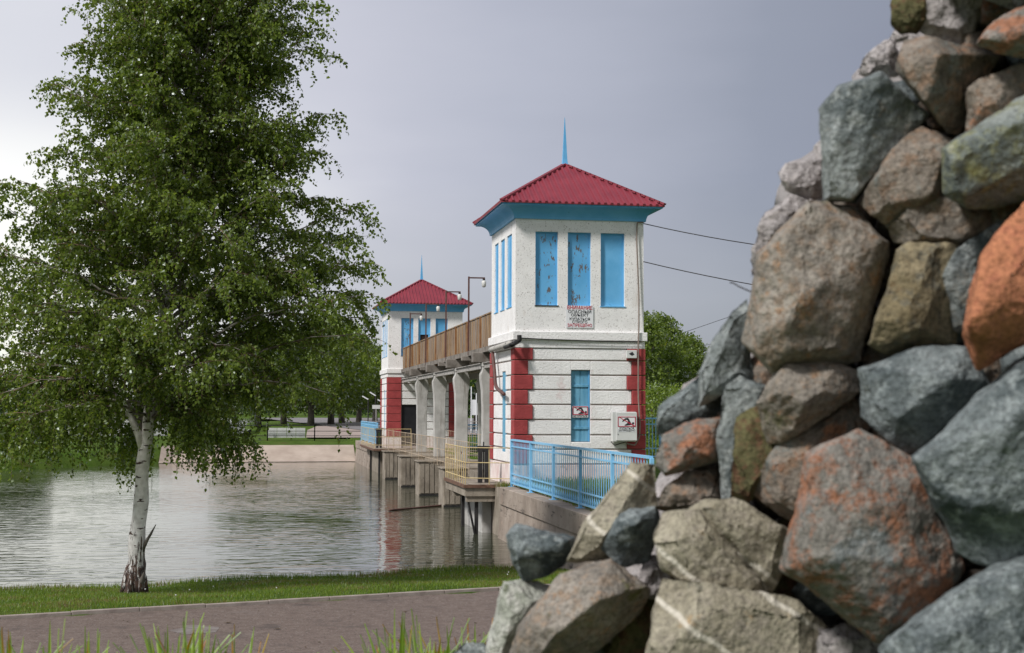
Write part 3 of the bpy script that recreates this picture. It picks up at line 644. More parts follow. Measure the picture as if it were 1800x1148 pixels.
# ---------------------------------------------------------------- dam piers, platforms, wing walls
def piers():
    lb = ['nearest concrete pier beside the yellow railed platform', 'second concrete pier standing out in the water', 'third concrete pier, lower in view between its neighbours', 'farthest concrete pier beside the distant tower']
    for (y, x0), l in zip(((51.6, 6.7), (58.4, 6.58), (64.9, 6.48), (72.0, 6.38)), lb):
        rt = empty('dam_pier', (8, y, 0), l, 'pier', 'concrete piers under the gallery')
        mb = MB(); mb.box(x0, 12.5, y, y + 1.3, -1.5, 1.36); mb.build('pier_body', M['concrete'], rt, bevel=.03)
        x = x0 + .06
        while x < x0 + 1.8:   # formwork board marks, slightly proud
            MB().box(x, x + .165, y - random.uniform(.018, .036), y + .01, .10, 1.30).build('board_mark', M['concrete'], rt); x += .2
        MB().box(x0 - .05, 12.5, y - .05, y + 1.35, 1.362, 1.42).build('cap_slab', M['concrete'], rt, bevel=.01)
        MB().box(x0 + .02, 12.4, y - .02, y + 1.32, -1.5, .06).build('waterline_band', M['dark'], rt)
piers()
bays = [(NY + ND + 1.2, 51.6), (52.9, 58.4), (59.7, 64.9), (66.2, 72.0), (73.3, FYY)]
for i_, (a, b) in enumerate(bays):
    l = ['nearest', 'second', 'third', 'fourth', 'farthest'][i_]
    o = MB().box(8.9, 9.1, a + .02, b - .02, -1.2, .9).build('sluice_gate', M['rust']); tag(o, l + ' dark sluice gate closing the bay between the piers', 'gate', 'sluice gates between piers')
wk = MB().box(7.6, 9.6, NY + ND, FYY, 1.10, 1.36).build('walkway', M['concrete']); tag(wk, kind='structure')
# near abutment, platform
rt = empty('abutment', (9.4, 41.8, 0), 'concrete abutment block under the nearer tower', 'abutment')
MB().box(6.72, 12.5, NY - .5, 45.2, -1.5, 1.385).build('abutment_block', M['concrete'], rt)
MB().box(6.42, 6.715, 40.75, 45.0, -1.5, 1.18).build('buttress', M['concrete_lt'], rt, bevel=.02)
rt = empty('abutment', (9.2, 81.5, 0), 'concrete abutment block under the distant tower', 'abutment')
MB().box(6.62, 12.5, FYY - .4, 84.6, -1.5, 1.385).build('abutment_block', M['concrete'], rt)
def wing(x, ya, yb, label, big=False):
    rt = empty('wing_wall', (x, (ya + yb) / 2, 0), label, 'wall')
    MB().box(x, x + .7, ya, yb, .92, 1.40).build('coping', M['wallconc'], rt, bevel=.015)
    n = 6; L_ = (yb - ya) / n
    for k in range(n):
        mb = MB(); a = ya + k * L_ + .01; b = a + L_ - .02
        vs = [(x - .20, a, -1.4), (x + .6, a, -1.4), (x + .6, a, .915), (x + .05, a, .915), (x - .20, b, -1.4), (x + .6, b, -1.4), (x + .6, b, .915), (x + .05, b, .915)]
        mb.add(vs, [(3, 2, 1, 0), (4, 5, 6, 7), (0, 1, 5, 4), (1, 2, 6, 5), (2, 3, 7, 6), (3, 0, 4, 7)]); mb.build('wall_panel', M['wallconc'], rt)
wing(6.66, 24.0, NY - .52, 'low weathered concrete wing wall under the near blue fence')
wing(6.60, 84.6, 97, 'distant concrete wing wall beside the far bank apron')
def railing(name, label, group, runs, m, ht=1.06, step=.28, rails=(1.04, .62, .18), bar_r=.012, rail_r=.018, post=.022, z=1.42, every=6):
    rt = empty(name, (runs[0][0][0], runs[0][0][1], z), label, 'railing', group)
    for (p, q) in runs:
        p = Vector((p[0], p[1], z)); q = Vector((q[0], q[1], z)); L_ = (q - p).length
        for h in rails: MB().tube([p + Vector((0, 0, h)), q + Vector((0, 0, h))], rail_r, 6).build('rail', m, rt)
        n = max(1, round(L_ / step))
        for k in range(n + 1):
            b = p.lerp(q, k / n); r__ = post if k % every == 0 else bar_r
            MB().tube([b, b + Vector((random.uniform(-.01, .01), random.uniform(-.01, .01), ht if k % every == 0 else rails[0]))], r__, 5).build('post' if k % every == 0 else 'bar', m, rt)
rt = empty('platform', (6.3, 42.6, 1.4), 'small rusty edged concrete platform over the water at the nearer tower', 'platform')
MB().box(5.86, 7.1, 40.2, 44.5, 1.08, 1.39).build('slab', M['concrete'], rt)
MB().box(5.80, 5.858, 40.14, 44.5, 1.32, 1.41).build('edge_channel', M['rust'], rt); MB().box(5.86, 6.85, 40.14, 40.198, 1.32, 1.41).build('edge_channel', M['rust'], rt)
MB().box(5.9, 6.95, 40.25, 40.45, .92, 1.078).build('joist', M['concrete'], rt); MB().box(5.9, 6.95, 43, 43.2, .92, 1.078).build('joist', M['concrete'], rt)
for y in (40.4, 43.1): MB().box(6.16, 6.26, y - .05, y + .05, -1, .92).build('leg', M['dark'], rt)
MB().bar((5.92, 40.3, 1.1), (6.18, 40.35, -.1), .05, .05).build('brace', M['dark'], rt)
railing('yellow_railing', 'rusty yellow railing round the near platform', None, [((5.86, 44.4), (5.86, 40.2))], M['ryr'], step=.38, rail_r=.015, bar_r=.011, post=.016)
railing('yellow_railing', 'thin pinkish yellow railing across the front of the near platform', None, [((5.86, 40.2), (7.12, 39.5))], M['ryr'], step=.62, rail_r=.012, every=1, post=.013, ht=1.06)
railing('yellow_railing', 'pale yellow railing along the walkway under the gallery', None, [((6.9, 46.5), (6.75, 60)), ((6.75, 60), (6.6, 76.5))], M['ryr2'], step=.42, rail_r=.011, bar_r=.007, post=.014)
railing('yellow_railing', 'faint yellow railing on the downstream side of the walkway', None, [((9.5, 46), (9.5, 77))], M['ryr2'], step=.6, rail_r=.010, bar_r=.006, post=.012)
rt = empty('platform', (6.6, 80, 1.4), 'rusty edged platform beside the distant tower', 'platform')
MB().box(6.22, 7.1, 76.6, 86.5, 1.25, 1.38).build('slab', M['concrete'], rt); MB().box(6.16, 6.218, 76.5, 86.5, 1.3, 1.40).build('edge_channel', M['rust'], rt); MB().box(6.22, 8.3, 76.5, 76.598, 1.3, 1.40).build('edge_channel', M['rust'], rt)
for y in (77.2, 83): MB().box(6.5, 6.6, y, y + .1, -1, 1.25).build('leg', M['dark'], rt)
railing('yellow_railing', 'distant yellow railing on the platform beside the far tower', None, [((8.2, 76.6), (6.25, 76.6)), ((6.25, 76.6), (6.25, 86.3))], M['ryr'], step=.8, rail_r=.016, bar_r=.011, post=.018)
# hoist frames
for (x, y, l) in ((6.58, 41.6, 'black steel hoist frame on the near platform'), (6.66, 79.0, 'black steel hoist frame on the far platform')):
    rt = empty('hoist_frame', (x, y, 1.39), l, 'hoist')
    link('upright', MB().box(-.14, -.02, -.08, .08, 0, 1.0).mesh('upright', M['dark']), rt); link('upright', MB().box(.06, .18, -.08, .08, 0, .95).mesh('upright', M['dark']), rt)
    link('crosshead', MB().box(-.16, .2, -.05, .05, .9, 1.08).mesh('crosshead', M['dark']), rt); link('screw', MB().tube([(.02, 0, .1), (.02, 0, 1.2)], .02, 6).mesh('screw', M['dark']), rt)
# floating boom
pA = onz(684, 897, .03); pB = onz(779, 888, .03)
pipe('floating_log', 'thin brown log floating on the water by the piers', [pA, pA.lerp(pB, .5) + Vector((0, .15, -.02)), pB], .035, M['brownpipe'], 7, cat='log')

# ---------------------------------------------------------------- blue fence
def blue_fence(label, xa, ya, xb, yb, npan, z=1.42, hgt=1.27, n_bar=22, scroll=True):
    rt = empty('blue_fence', (xa, ya, z), label, 'fence', None)
    a = Vector((xa, ya, 0)); b = Vector((xb, yb, 0)); zt = z + hgt; d = (b - a) / npan; u = d.normalized(); pl = d.length
    postm = MB().box(-.045, .045, -.035, .035, -.02, hgt + .0).mesh('post', M['fence'], bevel=.004)
    rz = math.atan2(u.y, u.x)
    for k in range(npan + 1):
        p = a + d * k; link('post', postm, rt, (p.x - xa, p.y - ya, 0), (0, 0, rz)); link('foot', MB().box(-.12, .12, -.09, .09, -.03, -.01).mesh('foot', M['fence']), rt, (p.x - xa, p.y - ya, 0), (0, 0, rz))
    barm = MB().box(-.011, .011, -.008, .008, .10, hgt - .02).mesh('bar', M['fence'])
    sc = MB().tube([(.045 * math.sin(t * math.pi * 2) , .0, .10 + .22 * t) for t in [i__ / 8 for i__ in range(9)]], .009, 4).mesh('scroll', M['fence'])
    def rail(z0, z1, w2):
        for k in range(npan):
            p = a + d * k + u * .046; q = a + d * (k + 1) - u * .046
            m_ = MB().box(0, (q - p).length, -w2, w2, z0, z1).mesh('rail', M['fence']); link('rail', m_, rt, (p.x - xa, p.y - ya, 0), (0, 0, rz))
    rail(hgt - .015, hgt + .035, .04); rail(hgt - .19, hgt - .155, .016); rail(.32, .35, .016); rail(.06, .10, .02)
    for k in range(npan):
        for j in range(n_bar):
            p = a + d * k + d * ((j + .5) / n_bar); link('bar', barm, rt, (p.x - xa, p.y - ya, 0), (0, 0, rz))
            if scroll: link('scroll', sc, rt, (p.x - xa + u.x * .05, p.y - ya + u.y * .05, 0), (0, 0, rz))
    return rt
blue_fence('near sky blue railing with scroll band running from the nearer tower towards the rocks', 7.02, 39.25, 6.98, 24.75, 5, n_bar=14)
blue_fence('blue railing at the right side of the nearer tower behind the stones', 11.25, 43.6, 12.6, 43.6, 1, z=2.0, n_bar=12, scroll=False)
blue_fence('distant blue railing on the wing wall beyond the far tower', 7.0, 84.0, 7.0, 97.0, 4, n_bar=14, scroll=False)
blue_fence('blue railing behind the gallery columns in front of the far red corner', 10.9, 76.6, 12.9, 76.6, 1, z=1.42, n_bar=8, scroll=False)

# ---------------------------------------------------------------- overhead wires
def wire(label, p, q, sag, r=.012):
    p, q = Vector(p), Vector(q); pts = [p.lerp(q, t / 14) - Vector((0, 0, sag * 4 * (t / 14) * (1 - t / 14))) for t in range(15)]
    tag(MB().tube(pts, r, 5).build('overhead_wire', M['wire'], smooth=True), label, 'wire')
p_ = at(1700, 458, 37); rt = empty('utility_pole', (p_.x + .1, p_.y, 1.38), 'wooden utility pole behind the stone mound carrying the two tower wires', 'pole')
link('pole', MB().tube([(0, 0, -.2), (0, 0, p_.z - 1.38 + .5)], [.13, .09], 10).mesh('pole', M['bark']), rt); link('crossarm', MB().box(-.6, .6, .1, .2, p_.z - 1.43, p_.z - 1.33).mesh('crossarm', M['bark']), rt)
wire('upper black wire running right from the top corner of the nearer tower', ony(1131, 393, NY - .05), at(1700, 458, 37), .25, .014)
wire('lower black wire running right from the wall of the nearer tower', ony(1131, 460, NY - .05), at(1700, 545, 37), .2, .014)
wire('faint distant wire crossing the sky above the right hand trees', at(1090, 622, 122), at(2300, 170, 95), .5, .02)
wire('second faint distant wire lower over the right hand trees', at(1090, 640, 122), at(2300, 330, 95), .5, .02)
tag(MB().tube([at(1283, 497, 3.95), at(1288, 497, 3.95), at(1300, 504, 3.93), at(1318, 512, 3.9), at(1345, 516, 3.9)], .0022, 5).build('bent_wire', M['wire']), 'short bent wire sticking out of the stone mound', 'wire')
wire('thin wire strung between the gallery lamp posts', (PX + .85, LY[0], 8.5), (PX + .2, NY + ND - .1, 8.9), .1, .008)

# ---------------------------------------------------------------- foliage
def leaves_from(pts, size, tint_mu=.5, tint_sd=.22, droop=.6):
    n = len(pts); pts = np.asarray(pts)
    ax = rng.normal(size=(n, 3)); ax[:, 2] -= droop; ax /= np.linalg.norm(ax, axis=1)[:, None]
    si = np.cross(ax, rng.normal(size=(n, 3))); si /= np.linalg.norm(si, axis=1)[:, None]
    nn = np.cross(ax, si)
    s = size * rng.uniform(.7, 1.25, n)[:, None]
    v0 = pts; v1 = pts + ax * s * .38 + si * s * .36 + nn * s * .08; v2 = pts + ax * s; v3 = pts + ax * s * .38 - si * s * .36 + nn * s * .08
    V = np.stack([v0, v1, v2, v3], 1).reshape(-1, 3); I = np.arange(4 * n)
    # two triangles each, folded along the midrib
    idx = np.stack([I[0::4], I[1::4], I[2::4], I[0::4], I[2::4], I[3::4]], 1).ravel()
    t = np.clip(rng.normal(tint_mu, tint_sd, n), 0, .8); t[rng.random(n) < .012] = 1.0
    return V, idx, np.repeat(t, 4)

def birch():
    base = onz(236, 1034, .33)
    rt = empty('birch_tree', base, 'tall leafy birch with white trunk on the near grass bank', 'tree', rz=-YAW)
    def P(u, v, z): return Vector((u, v, z))
    trunk = [(0, 0, -.15, .20), (.0, 0, .1, .18), (.03, 0, .5, .15), (.05, 0, 1.0, .14), (.09, .0, 1.7, .125), (.13, 0, 2.3, .115), (.17, .02, 2.75, .11), (.24, .05, 3.6, .098), (.36, .08, 4.6, .088), (.5, .1, 5.6, .075), (.7, .05, 6.8, .062), (.85, 0, 8.0, .05), (.98, -.03, 9.4, .04), (1.08, 0, 10.8, .028), (1.12, 0, 12.2, .016), (1.15, 0, 13.2, .006)]
    tz = [t[2] for t in trunk]
    def tp(z): return P(*(float(np.interp(z, tz, [t[k] for t in trunk])) for k in (0, 1)), z)
    def tr(z): return float(np.interp(z, tz, [t[3] for t in trunk]))
    mb = MB(); pts = []; rad = []
    for k in range(90):
        z = -.15 + 13.3 * (k / 89) ** 1.3; p = tp(z); p.x += .012 * math.sin(z * 5.1); p.y += .012 * math.cos(z * 4.3); pts.append(p); rad.append(tr(z) * (1 + .05 * math.sin(z * 9)))
    mb.tube(pts, rad, 14)
    mb.tube([(.12, 0, 2.42), (.04, -.02, 2.72), (-.08, -.04, 3.0), (-.3, -.05, 3.5), (-.7, -.05, 4.1)], [.075, .07, .06, .04, .02], 9)
    # root flare lumps
    for k in range(6):
        a = k * 1.05 + .4; mb.tube([(math.cos(a) * .10, math.sin(a) * .10, .42), (math.cos(a) * .16, math.sin(a) * .16, .16), (math.cos(a) * .2, math.sin(a) * .2, -.1)], [.04, .055, .05], 7)
    me = mb.mesh('trunk', M['birch'], smooth=True)
    for v in me.vertices:
        if v.co.z < 1.2:
            f = (1.2 - v.co.z) * .03; v.co += Vector((noise.noise(v.co * 14), noise.noise(v.co * 14 + Vector((5, 5, 5))), 0)) * f
    link('trunk', me, rt)
    link('broken_stub', MB().tube([(.12, -.05, .62), (.24, -.06, .88), (.30, -.06, .98), (.38, -.05, 1.14)], [.04, .028, .022, .007], 7).mesh('broken_stub', M['bark'], smooth=True), rt)
    link('burr', MB().tube([(.06, 0, .0), (.17, -.12, .16), (.2, -.13, .3)], [.1, .05, .01], 7).mesh('burr', M['bark'], smooth=True), rt)
    zs = [1.6, 2.2, 3.0, 3.7, 4.5, 5.5, 6.5, 7.2, 8.0, 9.3, 10.5, 12, 13.3]
    Lf = [-1.6, -2.4, -2.9, -3.1, -3.2, -3.2, -3.0, -2.5, -1.65, -1.35, -1.0, -.4, 1.0]
    Rt = [1.2, 2.1, 3.1, 3.8, 4.1, 4.35, 4.0, 3.3, 2.85, 2.95, 2.75, 2.0, 1.3]
    def env(z): return float(np.interp(z, zs, Lf)), float(np.interp(z, zs, Rt))
    limbs = []
    tgt = [(4.25, .3, 6.95, 4.6), (4.55, -.2, 5.3, 3.6), (4.0, .6, 5.9, 4.0), (3.5, .2, 8.7, 6.4), (3.3, -.3, 9.8, 7.8), (3.0, .4, 8.0, 6.0), (-1.55, 0, 9.2, 6.6), (-1.5, .3, 8.0, 5.8), (-2.5, -.3, 7.3, 4.4), (-2.9, .4, 6.3, 3.2), (-2.3, 0, 4.9, 2.8), (3.1, -.2, 10.6, 8.8), (3.9, .1, 6.3, 4.2), (4.3, -.4, 4.6, 3.2), (3.6, .5, 5.0, 3.0), (3.2, -.6, 6.0, 4.4), (3.4, .2, 3.9, 2.9), (4.5, .2, 5.9, 4.4), (-2.6, .3, 5.4, 3.4), (-2.8, -.4, 4.4, 3.0), (-2.2, .2, 3.6, 2.8), (-2.4, 0, 6.8, 4.6), (.8, -2.2, 5.5, 3.5), (.2, -2.4, 4.6, 3.0), (1.0, -2, 6.8, 5), (-.6, -2.2, 5.2, 3.3), (2.6, .2, 11.2, 9.5), (-.6, 0, 10.9, 8.5)]
    for u, v, z, z0 in tgt: limbs.append((z0, P(u * (.93 if u > 3 else 1), v, z)))
    for k in range(185):
        z0 = 2.9 + 9.6 * (k / 184) ** 1.2; az = k * 2.39996; l_, r_2 = env(z0 + 1.0)
        c = (l_ + r_2) / 2; h = (r_2 - l_) / 2; q = random.uniform(.34, 1.0) ** .7
        if k < 44: z1 = z0 + random.uniform(-.5, 1.5)
        else: z1 = z0 + random.uniform(.5, 2.0)
        l_, r_2 = env(z1); c = (l_ + r_2) / 2; h = (r_2 - l_) / 2
        limbs.append((z0, P(c + h * q * math.cos(az), h * q * .95 * math.sin(az), z1)))
    strands = []; bmb = MB(); smb = MB()
    for z0, e in limbs:
        s = tp(z0); mid = s.lerp(e, .5) + P(0, 0, .12 * (e - s).length + .1)
        n = 9; pp = []
        for k in range(n + 1):
            t = k / n; p = s * (1 - t) ** 2 + mid * 2 * t * (1 - t) + e * t * t
            p += P(random.uniform(-1, 1), random.uniform(-1, 1), random.uniform(-1, 1)) * .04 * (1 if 0 < k else 0); pp.append(p)
        r0 = min(tr(z0) * .42, .030); bmb.tube(pp, [r0 * (1 - .93 * k / n) + .002 for k in range(n + 1)], 6)
        nsec = 15
        for j in range(nsec):
            t = .22 + .78 * (j + random.random()) / nsec; i0 = min(n - 1, int(t * n)); p = pp[i0].lerp(pp[i0 + 1], t * n - i0)
            dr = (pp[i0 + 1] - pp[i0]).normalized() + P(random.gauss(0, .75), random.gauss(0, .75), random.gauss(.15, .45)); dr.normalize()
            ln_ = random.uniform(.35, .95) * (1.15 - .4 * t)
            q = [p]
            for k in range(1, 5):
                dr.z -= .10; dr.normalize(); q.append(q[-1] + dr * ln_ / 4)
            smb.tube(q, [.009, .007, .005, .004, .003], 3)
            for k in range(9):
                a = random.random() * 4; i1 = min(3, int(a)); strands.append((q[i1].lerp(q[i1 + 1], a - i1), dr.copy(), z0))
    link('limb', bmb.mesh('limb', M['limb'], smooth=True), rt)
    LP = []; twm = []
    for p, dr, z0 in strands:
        ln_ = random.uniform(.18, .42) + (random.random() < .12) * .3
        if p.z < 3.4: ln_ += random.uniform(0, .55)
        d = (dr * .7 + P(random.gauss(0, .35), random.gauss(0, .35), random.gauss(0, .25))).normalized(); q = p.copy(); nst = max(5, int(ln_ / .031)); st0 = q.copy()
        g = .16 if p.z < 4 else .09
        path = [q.copy()]
        for k in range(nst):
            d.z -= g; d.normalize(); q = q + d * .031; LP.append((q.x + random.gauss(0, .02), q.y + random.gauss(0, .02), q.z + random.gauss(0, .015))); path.append(q.copy())
        if random.random() < .4: smb.tube([path[0], path[len(path) // 2], path[-1]], .0022, 3)
    link('twigs', smb.mesh('twigs', M['twig']), rt)['kind'] = 'stuff'
    LP = np.array(LP); keep = (LP[:, 2] > 1.55) & ~((LP[:, 2] < 2.85) & (np.abs(LP[:, 0] - .13) < .24)); LP = LP[keep]
    print('birch leaves', len(LP))
    V, I, T = leaves_from(LP, .070, .42, .24, .9)
    # leaf tint varies at random, alike through the whole crown
    o = link('foliage', fast_mesh('foliage', V, 3, I, M['leaf_birch'], T), rt); o['kind'] = 'stuff'
random.seed(21)
birch()
random.seed(5)

def tree(name, loc, h, rad, label, lm, group=None, n=9000, ls=.16, trunk_h=.25, tr_r=.2, seed=0, clumps=46, cat='tree'):
    rr = random.Random(seed); g = np.random.default_rng(seed)
    rt = empty(name, loc, label, cat, group)
    mb = MB(); lean = rr.uniform(-.04, .04) * h
    mb.tube([(0, 0, -.3), (0, 0, h * .1), (lean * .4, 0, h * .35), (lean, 0, h * .7), (lean, 0, h * .93)], [tr_r * 1.25, tr_r, tr_r * .8, tr_r * .4, .03], 8)
    cl = []
    for k in range(clumps):
        t = (k + rr.random()) / clumps; z = h * (trunk_h + (1 - trunk_h) * t * .96); prof = math.sin(math.pi * min(1, (t * .86 + .14)) ** .8) ** .6
        a = k * 2.4 + rr.random(); r_ = rad * prof * rr.uniform(.35, .95)
        c = Vector((lean * t + math.cos(a) * r_, math.sin(a) * r_, z)); cl.append((c, rad * rr.uniform(.20, .42)))
        if k % 2 == 0: s = Vector((lean * t * .6, 0, z * .72)); mb.tube([s, s.lerp(c, .5) + Vector((0, 0, -.1)), c], [tr_r * .35, tr_r * .2, .02], 5)
    link('trunk', mb.mesh('trunk', M['bark'], smooth=True), rt)
    w_ = np.array([c[1] ** 2 for c in cl]); w_ /= w_.sum(); ch = g.choice(len(cl), n, p=w_)
    C_ = np.array([tuple(c[0]) for c in cl])[ch]; Rr = np.array([c[1] for c in cl])[ch]
    d = g.normal(size=(n, 3)); d /= np.linalg.norm(d, axis=1)[:, None]; d[:, 2] *= .75
    pts = C_ + d * (Rr * g.uniform(.35, 1.05, n) ** .6)[:, None]
    V, I, T = leaves_from(pts, ls, .45, .22, .3)
    o = link('crown', fast_mesh('crown', V, 3, I, lm, T), rt); o['kind'] = 'stuff'
    return rt
def gp(px, d, z=1.3): p = CAM + FWD * d + RGT * ((px - 900) / F_PX * d); return (p.x, p.y, z)
# trees beyond the far bank, left to right
ft = [(455, 190, 12.5, 6, 'leaf_far', 'dark bushy poplar half hidden behind the right edge of the birch'), (500, 205, 13.5, 6.5, 'leaf_far', 'broad tree on the far lawn behind the hanging birch branches'),
      (548, 188, 13, 6, 'leaf_far', 'tall far tree with pale forked trunk left of the park path'), (583, 196, 14.3, 6.2, 'leaf_willow', 'tallest bright green tree above the far path'),
      (602, 214, 14.3, 6.5, 'leaf_far', 'leafy tree with straight trunk at the bend of the far path'), (632, 226, 12.8, 6, 'leaf_far', 'rounded tree left of the distant tower roof'),
      (660, 250, 12.5, 6, 'leaf_dark', 'dark low tree right beside the distant tower'), (690, 270, 12, 7, 'leaf_dark', 'dark tree hidden behind the distant tower')]
for i_, (px, d, h, r, lm, lb) in enumerate(ft): tree('park_tree', gp(px, d), h, r, lb, M[lm], 'park trees beyond the far bank', n=13000, ls=.42, tr_r=.42, seed=100 + i_, trunk_h=.22)
mbv = []
for i_ in range(34):
    px = -150 + i_ * 24 + random.uniform(-8, 8); d = random.uniform(425, 470); h = random.uniform(7, 10.5) + (2 if px < 0 else 0)
    p = gp(px, d); g = rng.normal(size=(700, 3)); g /= np.linalg.norm(g, axis=1)[:, None]
    mbv.append(np.array(p) + np.array([0, 0, h * .5]) + g * np.array([4.6, 4.6, h * .5]) * rng.uniform(.6, 1.05, 700)[:, None])
V, I, T = leaves_from(np.concatenate(mbv), .8, .4, .2, .2)
tag(link('tree_line', fast_mesh('tree_line', V, 3, I, M['leaf_dark'], T)), 'hazy dark tree line across the far side of the lake', 'trees', kind='stuff')
mbv = []
for i_ in range(30):
    px = 640 + i_ * 30 + random.uniform(-8, 8); d = random.uniform(340, 400); h = random.uniform(13, 18)
    p = gp(px, d); g = rng.normal(size=(900, 3)); g /= np.linalg.norm(g, axis=1)[:, None]
    mbv.append(np.array(p) + np.array([0, 0, h * .5]) + g * np.array([6, 6, h * .5]) * rng.uniform(.6, 1.05, 900)[:, None])
V, I, T = leaves_from(np.concatenate(mbv), .8, .4, .2, .2)
tag(link('tree_line', fast_mesh('tree_line', V, 3, I, M['leaf_dark'], T)), 'dark woodland closing the view behind the bridge columns', 'trees', kind='stuff')
# left bank dark shrubs
for i_, (px, d, h, r, lb) in enumerate([(-40, 88, 3.0, 2.6, 'dark shrub at the left edge on the far bank'), (14, 90, 2.4, 1.5, 'lower dark shrub hanging over the water at the left'), (30, 104, 5.2, 3.0, 'dark leafy tree at the left edge behind the birch'), (-70, 108, 6.0, 3.6, 'tall dark tree just beyond the left edge of the far bank')]):
    tree('bank_shrub' if h < 4 else 'bank_tree', gp(px, d, .6), h, r, lb, M['leaf_dark'], n=9000 if h < 4 else 12000, ls=.17 if h < 4 else .24, trunk_h=.0 if h < 4 else .15, tr_r=.06 if h < 4 else .16, seed=200 + i_, cat='shrub' if h < 4 else 'tree')
# right of the near tower
rtz = [(1118, 92, 8.3, 3.2, 'leaf_far', 'tree rising behind the right wall of the nearer tower'), (1160, 96, 8.6, 2.7, 'leaf_far', 'tallest rounded tree to the right of the nearer tower'), (1205, 100, 7.2, 2.6, 'leaf_far', 'mid green tree between the tower and the stone mound'),
       (1250, 104, 6.0, 2.6, 'leaf_far', 'lower tree half hidden by the stone mound'), (1150, 66, 3.3, 2.2, 'leaf_willow', 'bright green bush above the blue railing right of the tower'), (1195, 68, 3.2, 2.2, 'leaf_willow', 'bright green bush nearest the stone mound'), (1290, 110, 6, 3, 'leaf_far', 'tree hidden behind the stone mound')]
for i_, (px, d, h, r, lm, lb) in enumerate(rtz):
    tree('bush' if h < 4 else 'willow_tree', gp(px, d, 1.35), h, r, lb, M[lm], n=15000 if h > 4 else 7000, ls=.20 if h > 4 else .13, trunk_h=.03 if h < 4 else .12, tr_r=.18 if h > 4 else .05, seed=300 + i_, cat='bush' if h < 4 else 'tree', clumps=60 if h > 4 else 30)
for i_, (px, d, h, r) in enumerate([(838, 150, 11, 4), (852, 170, 12, 4.5), (800, 180, 11, 4)]):
    tree('park_tree', gp(px, d, 1.4), h, r, ['dark tree seen between the last bridge columns', 'dark tree beside the tower seen through the bridge', 'dark tree seen behind the far bridge columns'][i_], M['leaf_dark'], n=9000, ls=.4, tr_r=.3, seed=400 + i_, trunk_h=.2)

# grass blades on near bank
def blades(name, label, gen, n, h0, h1, wdt, m, bend=.4, tmu=.45):
    P_ = gen(n); n = len(P_); a = rng.uniform(0, 6.283, n); hh = rng.uniform(h0, h1, n); lx = np.cos(a) * hh * bend * rng.uniform(.2, 1, n); ly = np.sin(a) * hh * bend * rng.uniform(.2, 1, n)
    b = rng.uniform(0, 6.283, n); wx = np.cos(b) * wdt; wy = np.sin(b) * wdt
    v0 = P_ + np.stack([-wx, -wy, 0 * wx], 1); v1 = P_ + np.stack([wx, wy, 0 * wx], 1)
    v2 = P_ + np.stack([lx * .4 + wx * .6, ly * .4 + wy * .6, hh * .6], 1); v3 = P_ + np.stack([lx * .4 - wx * .6, ly * .4 - wy * .6, hh * .6], 1); v4 = P_ + np.stack([lx, ly, hh], 1)
    V = np.stack([v0, v1, v2, v3, v4], 1).reshape(-1, 3); k = np.arange(n) * 5
    idx = np.stack([k, k + 1, k + 2, k, k + 2, k + 3, k + 3, k + 2, k + 4], 1).ravel()
    t = np.clip(rng.normal(tmu, .22, n), 0, .8)
    pt = np.array([noise.noise(Vector((p[0] * .55, p[1] * .9, 3))) + .5 * noise.noise(Vector((p[0] * 2, p[1] * 2, 3))) for p in P_])
    t = np.clip(t + pt * .35, 0, .8); t[rng.random(n) < np.clip((pt - .02) * 1.6, .04, .55)] = 1
    o = link(name, fast_mesh(name, V, 3, idx, m, np.repeat(t, 5))); return tag(o, label, 'grass', kind='stuff')
def gen_bank(n):
    out = []
    while len(out) < n:
        px = random.uniform(-60, 960); t = random.random()
        p = kp(0, 0, 0); ta = random.uniform(-3, 12.5); of = random.uniform(.06, 7)
        q = kp(ta, of, 0); x, y = q[0], q[1]
        s = (Vector((x, y)) - oA).dot(nA_)
        if s > .08: continue
        if noise.noise(Vector((x * .7, y * .7, 0))) < -.25 and random.random() < .6: continue
        out.append((x, y, H(x, y) - .01))
    return np.array(out)
blades('lawn_grass', 'short green grass covering the near bank', gen_bank, 90000, .025, .075, .005, M['blade'], .6)
def gen_edge(n):
    out = []
    for _ in range(n):
        t = random.uniform(-4, 13); s = -abs(random.gauss(0, .18)); p = oA + dA * t + nA_ * s; out.append((p.x, p.y, H(p.x, p.y) - .02))
    return np.array(out)
blades('shore_grass', 'taller grass tufts along the near waterline', gen_edge, 5000, .05, .15, .006, M['blade'], .5)
def gen_weeds(n):
    return np.array([(random.uniform(7.1, 11), random.uniform(24, 39.4), 1.38) for _ in range(n)])
blades('verge_grass', 'rough dark grass behind the near blue railing', gen_weeds, 20000, .08, .38, .012, M['blade'], .5, .3)
def gen_tuft(n):
    c = ony(889, 845, 39.4); return np.array([(c.x + random.gauss(0, .12), 39.3 + random.gauss(0, .06), 1.39) for _ in range(n)])
blades('grass_tuft', 'small grass tuft at the foot of the nearer tower', gen_tuft, 160, .08, .2, .01, M['blade'])
# tiny white clover heads
mb = MB()
for _ in range(16):
    q = kp(random.uniform(-2, 11), random.uniform(.2, 4.5), 0)
    if (Vector(q[:2]) - oA).dot(nA_) > -.1: continue
    z = H(q[0], q[1]) + random.uniform(.08, .13); r_ = .011; mb.tube([(q[0], q[1], z), (q[0], q[1], z + .015)], r_, 5)
tag(mb.build('clover_flowers', M['white']), 'scattered tiny white flowers in the near grass', 'flowers', kind='stuff')

